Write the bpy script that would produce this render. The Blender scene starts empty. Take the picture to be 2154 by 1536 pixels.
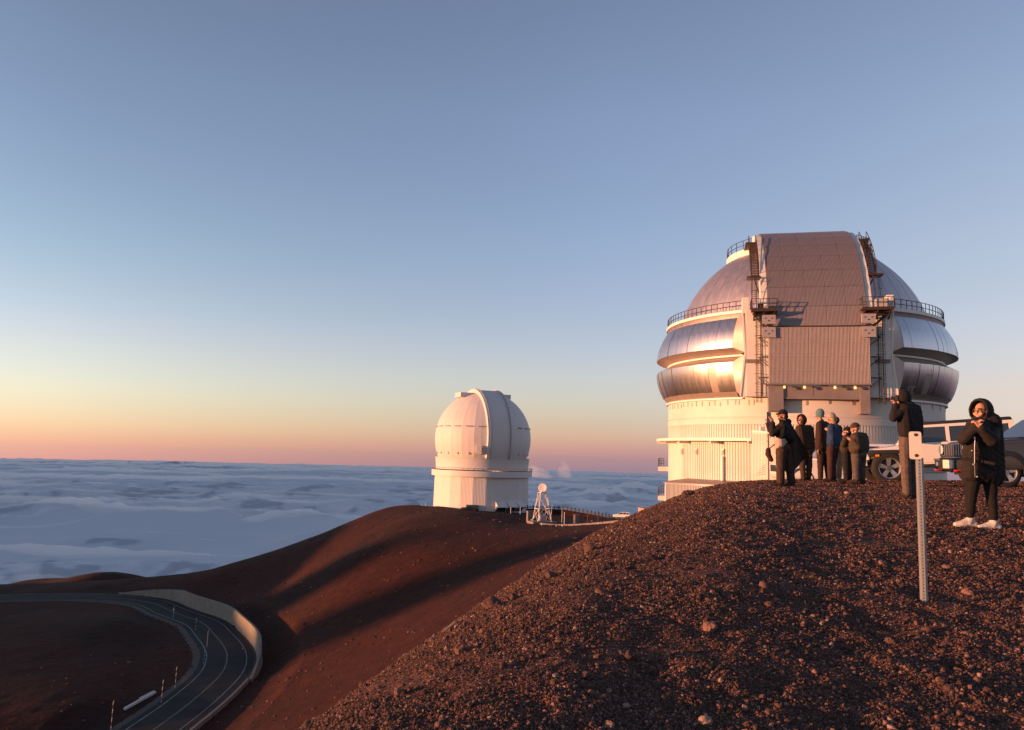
import bpy, bmesh, math, random
import numpy as np
from mathutils import Matrix, Vector, Euler, noise as mnoise
random.seed(7); np.random.seed(7)
SC = bpy.context.scene
COL = SC.collection
R_ = math.radians

# ------------------------------------------------------------------ camera
F_PX = 1657.0
PITCH, ROLL = R_(6.34), R_(1.6)
_f = np.array([0, math.cos(PITCH), math.sin(PITCH)])
_r0 = np.array([1.0, 0, 0]); _u0 = np.array([0, -math.sin(PITCH), math.cos(PITCH)])
_r = _r0*math.cos(ROLL) + _u0*math.sin(ROLL)
_u = -_r0*math.sin(ROLL) + _u0*math.cos(ROLL)
cam_d = bpy.data.cameras.new('camera'); cam = bpy.data.objects.new('camera', cam_d); COL.objects.link(cam)
cam_d.sensor_width = 36.0; cam_d.lens = F_PX/2154*36.0
cam_d.clip_start = 0.1; cam_d.clip_end = 500000.0
M_ = Matrix.Identity(4)
for i in range(3):
    M_[i][0] = _r[i]; M_[i][1] = _u[i]; M_[i][2] = -_f[i]
cam.matrix_world = M_
SC.camera = cam

def ray(px, py): return _f + _r*((px-1077)/F_PX) + _u*((768-py)/F_PX)
def P(px, py, y):
    d = ray(px, py); return d*(y/d[1])

# ------------------------------------------------------------------ sky, sun, exposure
SUN_AZ, SUN_EL = R_(-101.0), R_(3.4)
w = bpy.data.worlds.new('World'); SC.world = w; w.use_nodes = True
nt = w.node_tree; nt.nodes.clear()
def NN(t, **k):
    n = nt.nodes.new(t)
    for a, v in k.items(): setattr(n, a, v)
    return n
sky = NN('ShaderNodeTexSky', sky_type='NISHITA', sun_disc=False, sun_elevation=SUN_EL, sun_rotation=SUN_AZ,
         altitude=4200.0, air_density=1.0, dust_density=1.4, ozone_density=2.0)
GRADE = {'L': [(-1.13, 1.058, 0.5, 0.757), (-0.37, 1.056, 0.536, 0.685), (0.23, 1.154, 0.615, 0.639), (0.99, 1.404, 0.761, 0.625), (2.05, 1.711, 0.939, 0.676), (3.27, 2.072, 1.127, 0.759), (4.49, 2.289, 1.244, 0.847), (6.01, 2.481, 1.326, 0.909), (7.53, 2.547, 1.367, 0.979), (9.35, 2.473, 1.419, 1.017), (12.97, 2.373, 1.475, 1.066), (20.25, 2.36, 1.441, 1.121), (26.8, 2.31, 1.382, 1.073)],
'M': [(-1.42, 0.526, 0.382, 0.898), (-0.92, 0.602, 0.373, 0.752), (-0.24, 0.666, 0.386, 0.707), (0.44, 0.904, 0.446, 0.581), (1.29, 1.21, 0.587, 0.524), (2.31, 1.457, 0.732, 0.559), (3.68, 1.8, 0.926, 0.659), (5.39, 2.111, 1.102, 0.781), (7.45, 2.279, 1.215, 0.895), (11.55, 2.414, 1.357, 1.044), (15.61, 2.524, 1.509, 1.176), (23.72, 2.756, 1.652, 1.322), (30.91, 2.677, 1.574, 1.255)],
'R': [(-1.05, 0.418, 0.294, 0.672), (-0.17, 0.458, 0.298, 0.597), (0.42, 0.616, 0.338, 0.525), (1.01, 0.866, 0.439, 0.5), (1.75, 1.144, 0.57, 0.52), (2.94, 1.482, 0.724, 0.566), (4.72, 1.863, 0.862, 0.6), (6.51, 2.084, 1.001, 0.689), (8.89, 2.274, 1.14, 0.793), (11.27, 2.351, 1.228, 0.86), (14.21, 2.516, 1.354, 0.948), (21.35, 2.675, 1.529, 1.126), (27.79, 2.636, 1.52, 1.183)]}
# the dust and twilight colours of a high-altitude sunset: the physical sky graded by elevation, a little differently towards and away from the sun
tc = NN('ShaderNodeTexCoord'); sx = NN('ShaderNodeSeparateXYZ'); nt.links.new(tc.outputs['Generated'], sx.inputs[0])
def MATH(op, a, b=None):
    n = NN('ShaderNodeMath', operation=op)
    for i, v in enumerate((a, b)):
        if v is None: continue
        if isinstance(v, (int, float)): n.inputs[i].default_value = v
        else: nt.links.new(v, n.inputs[i])
    return n.outputs[0]
el = MATH('ARCSINE', sx.outputs[2])
elf = NN('ShaderNodeMapRange'); nt.links.new(el, elf.inputs[0])
elf.inputs[1].default_value = R_(-2); elf.inputs[2].default_value = R_(32)
az = MATH('ARCTAN2', sx.outputs[0], sx.outputs[1])
ramps = []
for k in 'LMR':
    rp = NN('ShaderNodeValToRGB'); e = rp.color_ramp.elements
    while len(e) < len(GRADE[k]): e.new(0.5)
    for i, (d, r, g, b) in enumerate(GRADE[k]):
        e[i].position = (d+2)/34; e[i].color = (r/4, g/4, b/4, 1)
    nt.links.new(elf.outputs[0], rp.inputs[0]); ramps.append(rp.outputs[0])
def MIXC(fac, a, b, mode='MIX'):
    n = NN('ShaderNodeMix', data_type='RGBA', blend_type=mode)
    if isinstance(fac, (int, float)): n.inputs[0].default_value = fac
    else: nt.links.new(fac, n.inputs[0])
    nt.links.new(a, n.inputs[6])
    if isinstance(b, tuple): n.inputs[7].default_value = b
    else: nt.links.new(b, n.inputs[7])
    return n.outputs[2]
def MR(v, lo, hi):
    n = NN('ShaderNodeMapRange'); nt.links.new(v, n.inputs[0]); n.inputs[1].default_value = R_(lo); n.inputs[2].default_value = R_(hi); return n.outputs[0]
grade = MIXC(MR(az, 6.6, 31.4), MIXC(MR(az, -29.8, 6.6), ramps[0], ramps[1]), ramps[2])
col = MIXC(1.0, sky.outputs[0], grade, 'MULTIPLY')
vm = NN('ShaderNodeVectorMath', operation='SCALE'); nt.links.new(col, vm.inputs[0]); vm.inputs['Scale'].default_value = 4.0
bg = NN('ShaderNodeBackground'); bg.inputs['Strength'].default_value = 0.15
wo = NN('ShaderNodeOutputWorld')
nt.links.new(vm.outputs[0], bg.inputs['Color']); nt.links.new(bg.outputs[0], wo.inputs[0])

sl = bpy.data.lights.new('sun', 'SUN'); sl.energy = 5.0; sl.angle = R_(0.5); sl.color = (1.0, 0.43, 0.19)
so = bpy.data.objects.new('sun', sl); COL.objects.link(so)
sdir = Vector((math.sin(SUN_AZ)*math.cos(SUN_EL), math.cos(SUN_AZ)*math.cos(SUN_EL), math.sin(SUN_EL)))
so.rotation_euler = sdir.to_track_quat('Z', 'Y').to_euler()
so.location = sdir*50
SC.view_settings.view_transform = 'Standard'; SC.view_settings.look = 'None'
SC.view_settings.exposure = 1.0; SC.view_settings.gamma = 1.0
SC.cycles.volume_bounces = 12; SC.cycles.max_bounces = 16

# ------------------------------------------------------------------ small helpers
def mat(name, base=(.5,.5,.5), rough=.6, metal=0.0, spec=0.5, bump=None, var=None, coat=0.0):
    """Principled material; var = (noise scale, second colour, detail) ; bump = (scale, strength, distance)"""
    m = bpy.data.materials.new(name); m.use_nodes = True
    t = m.node_tree; p = t.nodes['Principled BSDF']
    p.inputs['Base Color'].default_value = (*base, 1); p.inputs['Roughness'].default_value = rough
    p.inputs['Metallic'].default_value = metal; p.inputs['Specular IOR Level'].default_value = spec
    p.inputs['Coat Weight'].default_value = coat
    if var or bump:
        co = t.nodes.new('ShaderNodeTexCoord')
    if var:
        n = t.nodes.new('ShaderNodeTexNoise'); n.inputs['Scale'].default_value = var[0]; n.inputs['Detail'].default_value = var[2] if len(var) > 2 else 4
        t.links.new(co.outputs['Object'], n.inputs['Vector'])
        r = t.nodes.new('ShaderNodeValToRGB'); r.color_ramp.elements[0].position = .32; r.color_ramp.elements[1].position = .68
        r.color_ramp.elements[0].color = (*base, 1); r.color_ramp.elements[1].color = (*var[1], 1)
        t.links.new(n.outputs[0], r.inputs[0]); t.links.new(r.outputs[0], p.inputs['Base Color'])
    if bump:
        n = t.nodes.new('ShaderNodeTexNoise'); n.inputs['Scale'].default_value = bump[0]; n.inputs['Detail'].default_value = 5
        t.links.new(co.outputs['Object'], n.inputs['Vector'])
        b = t.nodes.new('ShaderNodeBump'); b.inputs['Strength'].default_value = bump[1]; b.inputs['Distance'].default_value = bump[2]
        t.links.new(n.outputs[0], b.inputs['Height']); t.links.new(b.outputs[0], p.inputs['Normal'])
    return m

def link(name, me, m=None, parent=None, loc=None, smooth=False):
    o = bpy.data.objects.new(name, me); COL.objects.link(o)
    if m is not None:
        for mm in (m if isinstance(m, (list, tuple)) else [m]): me.materials.append(mm)
    if smooth: me.shade_smooth()
    if parent is not None: o.parent = parent
    if loc is not None: o.location = loc
    return o
def pyobj(name, v, f, m=None, parent=None, loc=None, smooth=False):
    me = bpy.data.meshes.new(name); me.from_pydata([tuple(map(float, q)) for q in v], [], [tuple(map(int, q)) for q in f]); me.update()
    return link(name, me, m, parent, loc, smooth)
def thing(name, label, cat, loc=(0,0,0), rotz=0.0, group=None):
    o = bpy.data.objects.new(name, None); COL.objects.link(o); o.empty_display_size = .2
    o.location = loc; o.rotation_euler = (0, 0, rotz); tag(o, label, cat, group); return o
def tag(o, label, cat, group=None):
    o['label'] = label; o['category'] = cat
    if group: o['group'] = group
    return o
def kind(o, k='structure'): o['kind'] = k; return o

def fbm(x, y, seed=0, octs=4, lac=2.03, gain=.5):
    """value noise fbm, vectorised"""
    out = np.zeros_like(x, float); amp = 1.0; tot = 0
    for o in range(octs):
        xi = np.floor(x).astype(np.int64); yi = np.floor(y).astype(np.int64); fx = x-xi; fy = y-yi
        fx = fx*fx*fx*(fx*(fx*6-15)+10); fy = fy*fy*fy*(fy*(fy*6-15)+10)
        def h(a, b):
            n = (a*374761393 + b*668265263 + (seed+o*17)*2147483647) & 0xffffffff
            n = ((n ^ (n >> 13))*1274126177) & 0xffffffff
            n = (n ^ (n >> 16)) & 0xffffffff
            return n/4294967295.0
        v = (h(xi,yi)*(1-fx)+h(xi+1,yi)*fx)*(1-fy)+(h(xi,yi+1)*(1-fx)+h(xi+1,yi+1)*fx)*fy
        out += amp*(v*2-1); tot += amp; amp *= gain; x = x*lac+13.7; y = y*lac+7.3
    return out/tot

# ------------------------------------------------------------------ terrain height
EYE = 1.75
def zc(px, py, dep):
    q = P(px, py, dep); return q
CT = []
def ct(px, py, dep): CT.append(P(px, py, dep))
# skyline of the cinder ridge and its flank towards us
for a in [(300,1213,232),(370,1212,230),(420,1203,233),(500,1180,238),(600,1148,243),(700,1112,248),(770,1080,252),(830,1060,256),(900,1062,262),
          (960,1070,246),(1060,1076,246),(1110,1082,240),(1130,1104,200),(1240,1101,187),(1340,1092,172),(1310,1091,215),
          # the flank, point by point
          (550,1240,199),(700,1165,203),(880,1085,209),(550,1300,171),(750,1170,181),(1000,1105,189),(550,1325,158),(730,1235,161.5),(1100,1116,176),
          (550,1375,139),(810,1275,143.5),(1100,1170,148.4),(1250,1125,151),(600,1450,115.5),(900,1300,119),(1150,1180,123),(460,1240,208),
          (300,1226,264),(370,1228,264),(420,1222,266),(500,1200,268),(600,1170,274),(700,1134,278),(770,1104,282),(60,1242,270),(180,1236,270),(830,1084,286),
          (560,1530,98),(640,1536,86),
          # bowl floor round the road
          (200,1400,132),(100,1480,109),(60,1330,157),(250,1300,165),(60,1225,238),(180,1218,240),(60,1440,118),(-60,1222,236)]:
    ct(*a)
ROAD_PX = [(150,1660,-35.6),(240,1600,-35.8),(322,1536,-36.0),(403,1476,-36.2),(466,1417,-36.4),(478,1381,-36.55),(470,1358,-36.7),(450,1334,-37.0),
           (425,1310,-37.3),(363,1287,-37.8),(310,1266,-38.4),(200,1256,-38.8),(60,1256,-39.0),(-80,1262,-39.2),(-260,1280,-39.5)]
def at_z(px, py, z):
    d = ray(px, py); return d*(z/d[2])
ROAD = np.array([at_z(*a) for a in ROAD_PX])
for q in ROAD[1:-1]: CT.append(q)
EXTRA = [(37,101,-8),(37,80,-7.6),(60,100,-8),(20,110,-9),(37,130,-9),(-9,265,-18.7),(-28,262,-18.3),(-9,285,-18.9),(12,265,-18.6),(30,240,-18),(60,200,-15),(60,160,-12),
         (100,100,-12),(100,0,-14),(100,-100,-20),(0,-150,-34),(-100,-150,-45),(0,0,-22),(-30,30,-36),(-30,60,-35),(-60,0,-42),(20,40,-14),(10,60,-18),
         (-150,0,-42),(-150,60,-38),(-150,110,-37.5),(-170,170,-39.5),(-200,220,-44),(-250,100,-41),(-250,200,-44),(-250,0,-44),(-330,100,-43),(-330,250,-46),(-330,0,-46),(-450,100,-46),(-450,300,-50),(-450,-100,-50),
         (60,280,-22),(100,200,-22)]
CT = np.array(CT + [np.array(e, float) for e in EXTRA])
def tps_fit(p, z, lam=0.6):
    n = len(p); d = np.sqrt(((p[:,None]-p[None])**2).sum(-1))
    K = np.where(d > 0, d*d*np.log(d+1e-12), 0) + lam*np.eye(n)*100
    A = np.zeros((n+3, n+3)); A[:n,:n] = K; A[:n,n] = 1; A[:n,n+1:] = p; A[n,:n] = 1; A[n+1:,:n] = p.T
    b = np.zeros(n+3); b[:n] = z; return np.linalg.solve(A, b)
_tw = tps_fit(CT[:,:2], CT[:,2])
def tps(x, y):
    out = _tw[-3] + _tw[-2]*x + _tw[-1]*y
    for i in range(len(CT)):
        d2 = (x-CT[i,0])**2 + (y-CT[i,1])**2
        out = out + _tw[i]*0.5*d2*np.log(d2+1e-9)
    return out
def softplus(v, k): 
    t = v/k; return k*np.where(t > 20, t, np.log1p(np.exp(np.minimum(t, 20))))
# fine road samples
def resample(pts, step):
    pts = np.asarray(pts, float); 
    # Catmull-Rom
    P4 = np.vstack([2*pts[0]-pts[1], pts, 2*pts[-1]-pts[-2]]); out = []
    for i in range(1, len(P4)-2):
        for t in np.linspace(0, 1, 24, endpoint=False):
            a, b, c, d = P4[i-1:i+3]
            out.append(.5*((2*b)+(-a+c)*t+(2*a-5*b+4*c-d)*t*t+(-a+3*b-3*c+d)*t**3))
    out.append(pts[-1]); out = np.array(out)
    L = np.concatenate([[0], np.cumsum(np.linalg.norm(np.diff(out[:,:2], axis=0), axis=1))])
    s = np.arange(0, L[-1], step); return np.stack([np.interp(s, L, out[:,k]) for k in range(3)], 1)
RD = resample(ROAD, 1.0)
for _ in range(6): RD[1:-1] = (RD[:-2]+2*RD[1:-1]+RD[2:])/4
RT = np.gradient(RD[:,:2], axis=0); RT /= np.linalg.norm(RT, axis=1)[:,None]; RN = np.stack([RT[:,1], -RT[:,0]], 1)   # right-hand side of travel
def road_dist(x, y):
    """distance to the road's centre line and the road's height there"""
    sh = np.shape(x); xx = np.ravel(x); yy = np.ravel(y); D = np.full(xx.shape, 1e9); Z = np.zeros(xx.shape)
    near = (xx < 0) & (xx > -420) & (yy > 40) & (yy < 330)
    idx = np.nonzero(near)[0]
    S = RD[::3]
    for c in range(0, len(idx), 60000):
        j = idx[c:c+60000]; d2 = (xx[j,None]-S[None,:,0])**2+(yy[j,None]-S[None,:,1])**2
        k = d2.argmin(1); D[j] = np.sqrt(d2[np.arange(len(j)),k]); Z[j] = S[k,2]
    return D.reshape(sh), Z.reshape(sh)
def H2(x, y):
    z = tps(x, y)
    # beyond the summit area the mountain falls away
    r = np.sqrt((x+40)**2 + (y-110)**2)
    z = z - softplus(r-225, 22)*0.62*(1/(1+np.exp(-(y-60)/50)))
    z = z - softplus(x-70, 15)*0.35
    z = np.maximum(z, -1500)
    # western ridge
    rx = x+430
    base = np.interp(y, [-260, 60, 100, 120, 140, 160, 330], [-13, -13, -12, -11, -4, 1, 2])
    ridge = base - np.abs(rx)*0.30
    z = np.where((y > -260) & (y < 330), np.maximum(z, ridge - np.maximum(0, np.abs(y-40)-200)*.3), z)
    dr = road_dist(x, y); wgt = np.clip((13-dr[0])/6, 0, 1); return z*(1-wgt) + (dr[1]-.10)*wgt
SIL = [(640,1536,5),(800,1420,6.2),(900,1350,7.2),(1000,1280,8.5),(1100,1215,10),(1200,1150,12),(1290,1102,14.5),(1350,1076,17),(1400,1054,19),(1450,1034,21),(1500,1021,22),(1560,1013,23.5),(1620,1010,25),(1760,1011,27),(1900,1012,28),(2154,1013,30)]
_sa = []; _sr = []; _sz = []
for px, py, r in SIL:
    d = ray(px, py); h = math.hypot(d[0], d[1]); _sa.append(math.atan2(d[0], d[1])); _sr.append(r); _sz.append(d[2]/h)
_sa = np.array([R_(-180), R_(-120), R_(-60), R_(-30)] + _sa + [R_(60), R_(120), R_(180)])
_sr = np.array([3, 3, 3, 4] + _sr + [32, 28, 3.0]); _sz = np.array([-.85, -.75, -.62, -.47] + _sz + [-.025, -.06, -.85])
_ga = np.linspace(-math.pi, math.pi, 1441)
def _smooth(a, v, sig=R_(3.2)):
    g = np.interp(_ga, a, v); k = np.exp(-.5*((np.arange(-80,81)*(_ga[1]-_ga[0]))/sig)**2); k /= k.sum()
    return np.convolve(np.concatenate([g[:-1][-80:], g, g[1:][:80]]), k, 'valid')
_gd = _smooth(_sa, _sr, R_(2.2)); _ge = _smooth(_sa, _sz, R_(1.3))
_gf = _smooth(np.array([R_(-180), R_(-10), R_(5), R_(14), R_(30), R_(120), R_(180)]), np.array([.12, .28, .35, .22, .10, .12, .12]), R_(4))
def H1(x, y):
    r = np.sqrt(x*x+y*y)+1e-6; a = np.arctan2(x, y)
    d = np.interp(a, _ga, _gd); e = np.interp(a, _ga, _ge)
    fall = np.interp(a, _ga, _gf)
    t = np.minimum(r/d, 1)
    z = e*r - EYE*(1-t)**2
    q = np.maximum(r-d, 0); L = 6.0
    return z - fall*q*q/(q+L)
def Hsmooth(x, y):
    a = H1(x, y); b = H2(x, y); return b + softplus(a-b, 0.8)
def knoll_mask(x, y): 
    return 1/(1+np.exp(-(H1(x,y)-H2(x,y))/1.0))
def H(x, y):
    x = np.asarray(x, float); y = np.asarray(y, float)
    z = Hsmooth(x, y); r = np.sqrt(x*x+y*y)
    k = knoll_mask(x, y)
    # lumpy cinder on the knoll, gentle hummocks elsewhere
    near = 0.014*fbm(x/2.3, y/2.3, 3, 2) + 0.020*fbm(x/.45, y/.45, 9, 3) + .018*fbm(x/.16, y/.16, 21, 3)
    pits = -.05*np.clip((fbm(x/.17, y/.20, 31, 2)-.50)/.3, 0, 1)*np.clip((fbm(x/1.9, y/1.9, 57, 2)+.2)/.4, 0, 1)
    far = .35*fbm(x/9., y/14., 5, 4)*np.clip((road_dist(x, y)[0]-7)/8, 0, 1)
    fade = np.clip((60-r)/25, 0, 1)
    return z + k*fade*(near+pits) + (1-k)*far*np.clip((r-15)/30, 0, 1)

# ------------------------------------------------------------------ ground
def cinder_material(name, near):
    m = bpy.data.materials.new(name); m.use_nodes = True; t = m.node_tree; p = t.nodes['Principled BSDF']
    p.inputs['Roughness'].default_value = .95; p.inputs['Specular IOR Level'].default_value = .15
    N = t.nodes.new; L = t.links.new
    co = N('ShaderNodeTexCoord')
    def noise(scale, detail=5, dist=0.0, rough=.5):
        n = N('ShaderNodeTexNoise'); n.inputs['Scale'].default_value = scale; n.inputs['Detail'].default_value = detail; n.inputs['Distortion'].default_value = dist
        n.inputs['Roughness'].default_value = rough; L(co.outputs['Object'], n.inputs['Vector']); return n.outputs[0]
    def ramp(v, *st):
        r = N('ShaderNodeValToRGB'); e = r.color_ramp.elements
        while len(e) < len(st): e.new(.5)
        for i, (q, c) in enumerate(st): e[i].position = q; e[i].color = (*c, 1)
        L(v, r.inputs[0]); return r.outputs[0]
    def mix(f, a, b, mode='MIX'):
        n = N('ShaderNodeMix'); n.data_type = 'RGBA'; n.blend_type = mode
        if isinstance(f, float): n.inputs[0].default_value = f
        else: L(f, n.inputs[0])
        L(a, n.inputs[6]); L(b, n.inputs[7]); return n.outputs[2]
    if near:
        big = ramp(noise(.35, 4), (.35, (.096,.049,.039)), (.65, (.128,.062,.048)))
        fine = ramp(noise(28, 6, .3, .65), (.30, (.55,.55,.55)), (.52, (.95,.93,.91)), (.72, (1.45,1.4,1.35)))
        c = mix(1.0, big, fine, 'MULTIPLY')
        vo = N('ShaderNodeTexVoronoi'); vo.inputs['Scale'].default_value = 62; L(co.outputs['Object'], vo.inputs['Vector'])
        sv = N('ShaderNodeSeparateColor'); L(vo.outputs['Color'], sv.inputs[0])
        grain = ramp(sv.outputs[0], (0, (.45,.43,.42)), (.6, (.95,.93,.92)), (.88, (1.5,1.45,1.4)), (1, (3.2,3.1,3.0)))
        c = mix(1.0, c, grain, 'MULTIPLY')
        b0 = N('ShaderNodeBump'); b0.invert = True; b0.inputs['Strength'].default_value = 1.0; b0.inputs['Distance'].default_value = .012; L(vo.outputs['Distance'], b0.inputs['Height'])
        L(c, p.inputs['Base Color'])
        b1 = N('ShaderNodeBump'); b1.inputs['Strength'].default_value = .8; b1.inputs['Distance'].default_value = .02; L(noise(34, 6, 0, .7), b1.inputs['Height']); L(b0.outputs[0], b1.inputs['Normal'])
        b2 = N('ShaderNodeBump'); b2.inputs['Strength'].default_value = .7; b2.inputs['Distance'].default_value = .008; L(noise(120, 4, 0, .7), b2.inputs['Height'])
        L(b1.outputs[0], b2.inputs['Normal']); L(b2.outputs[0], p.inputs['Normal'])
    else:
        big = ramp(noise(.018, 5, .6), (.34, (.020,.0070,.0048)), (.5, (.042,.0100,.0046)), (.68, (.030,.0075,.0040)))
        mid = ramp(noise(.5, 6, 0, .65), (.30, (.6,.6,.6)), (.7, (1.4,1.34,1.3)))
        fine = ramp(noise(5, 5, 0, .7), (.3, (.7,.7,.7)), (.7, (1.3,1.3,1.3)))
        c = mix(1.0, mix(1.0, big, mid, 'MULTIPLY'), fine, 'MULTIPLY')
        L(c, p.inputs['Base Color'])
        b1 = N('ShaderNodeBump'); b1.inputs['Strength'].default_value = .6; b1.inputs['Distance'].default_value = .35; L(noise(1.2, 6, 0, .6), b1.inputs['Height'])
        b2 = N('ShaderNodeBump'); b2.inputs['Strength'].default_value = .6; b2.inputs['Distance'].default_value = .08; L(noise(7, 5, 0, .65), b2.inputs['Height'])
        L(b1.outputs[0], b2.inputs['Normal']); L(b2.outputs[0], p.inputs['Normal'])
    return m
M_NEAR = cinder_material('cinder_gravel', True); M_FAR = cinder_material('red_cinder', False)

def polar_sheet(name, az, rad, m, hf):
    A, Rr = np.meshgrid(az, rad, indexing='ij'); x = Rr*np.sin(A); y = Rr*np.cos(A); z = hf(x, y)
    v = np.stack([x.ravel(), y.ravel(), z.ravel()], 1); na, nr = len(az), len(rad)
    i, j = np.meshgrid(np.arange(na-1), np.arange(nr-1), indexing='ij'); a = (i*nr+j).ravel()
    f = np.stack([a, a+1, a+nr+1, a+nr], 1)
    me = bpy.data.meshes.new(name); me.vertices.add(len(v)); me.vertices.foreach_set('co', v.astype(np.float32).ravel())
    me.loops.add(f.size); me.loops.foreach_set('vertex_index', f.astype(np.int32).ravel())
    me.polygons.add(len(f)); me.polygons.foreach_set('loop_start', np.arange(0, f.size, 4, dtype=np.int32))
    me.update(calc_edges=True); me.validate()
    o = link(name, me, m, smooth=True); return o
# one ground: the sheet under and round the camera, finely spaced where the picture looks at it
azs = np.concatenate([np.linspace(R_(-180), R_(-60), 60, endpoint=False), np.linspace(R_(-60), R_(-20), 60, endpoint=False), np.linspace(R_(-20), R_(38), 540, endpoint=False), np.linspace(R_(38), R_(180), 70)])
rads = np.concatenate([[.02], np.geomspace(.35, 2.8, 20, endpoint=False), np.geomspace(2.8, 34, 380, endpoint=False), np.geomspace(34, 70, 40)])
ground = kind(polar_sheet('ground', azs, rads, M_NEAR, H))
azf = np.concatenate([np.linspace(R_(-180), R_(-38), 130, endpoint=False), np.linspace(R_(-38), R_(30), 420, endpoint=False), np.linspace(R_(30), R_(180), 40)])
rdf = np.concatenate([np.geomspace(69.9, 300, 330, endpoint=False), np.geomspace(300, 900, 90, endpoint=False), np.geomspace(900, 9000, 40)])
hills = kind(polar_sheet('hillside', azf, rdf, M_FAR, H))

# ------------------------------------------------------------------ sea of clouds (curved with the earth)
CL_Z, RE = -1800.0, 6371000.0

def cloud_h(x, y):
    """height of the cloud tops above the mean cloud level"""
    big = fbm(x/9000., y/9000., 101, 3)
    r = np.sqrt(x*x+y*y)
    wx = x + 900*fbm(x/3500., y/3500., 131, 2); wy = y + 900*fbm(x/3500., y/3500., 141, 2)
    bil = 1-np.abs(fbm(wx/3600., wy/3600., 111, 2)*1.6)
    b2 = 1-np.abs(fbm(wx/1300., wy/1300., 121, 2)*1.6)
    b3 = 1-np.abs(fbm(x/480., y/480., 125, 2)*1.6)
    w = np.clip((big+.25)/.6, 0, 1)
    puff = 110*np.exp(-(((x+8900)/1300)**2+((y-15700)/900)**2)) + 80*np.exp(-(((x+4200)/3800)**2+((y-17600)/700)**2)) + 80*np.exp(-(((x+2300)/1500)**2+((y-21000)/900)**2))
    return puff*(.75+.5*b2) + 200*big + w*(150*bil + 75*b2 + 30*b3) - 90
HEAPS = [(90,80000,70,5),(268,80000,36,9),(352,82000,60,9),(400,82000,30,7),(440,84000,50,5),(640,90000,40,5),(1335,45000,56,9),(1268,30000,110,12),(1215,36000,60,8),(560,70000,60,3),(780,85000,50,4)]
def heaps(x, y):
    out = 0*x
    for px, dep, w_, h_ in HEAPS:
        q = P(px, 970, dep); s_ = dep/F_PX; lump = .6+.8*np.abs(fbm(x/(s_*w_*.3), y/(s_*w_*.7), 7+px, 2))
        out = out + h_*s_*1.25*lump*np.exp(-np.abs((x-q[0])/(w_*s_*.55))**3-((y-q[1])/(1.2*w_*s_))**2)
    return out
def cloud_sheet():
    az = np.linspace(R_(-42), R_(42), 420); rad = np.concatenate([np.geomspace(7000, 60000, 190, endpoint=False), np.geomspace(60000, 175000, 70)])
    def hf(x, y):
        r2 = x*x+y*y; r = np.sqrt(r2)
        return CL_Z - r2/(2*RE) + cloud_h(x, y)*np.clip((9e4-r)/6e4, .35, 1) + heaps(x, y)
    m = bpy.data.materials.new('cloud'); m.use_nodes = True; t = m.node_tree; p = t.nodes['Principled BSDF']
    p.inputs['Base Color'].default_value = (.64,.63,.66,1); p.inputs['Roughness'].default_value = 1; p.inputs['Specular IOR Level'].default_value = 0
    p.inputs['Subsurface Weight'].default_value = 1.0; p.inputs['Subsurface Radius'].default_value = (1,1,1); p.inputs['Subsurface Scale'].default_value = 260.0
    tr = t.nodes.new('ShaderNodeBsdfTranslucent'); tr.inputs['Color'].default_value = (.64,.63,.66,1)
    mx = t.nodes.new('ShaderNodeMixShader'); mx.inputs[0].default_value = .15
    t.links.new(p.outputs[0], mx.inputs[1]); t.links.new(tr.outputs[0], mx.inputs[2]); t.links.new(mx.outputs[0], t.nodes['Material Output'].inputs[0])
    return polar_sheet('sea_of_clouds', az, rad, m, hf), m
clouds, M_CLOUD = cloud_sheet(); kind(clouds, 'stuff')

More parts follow.
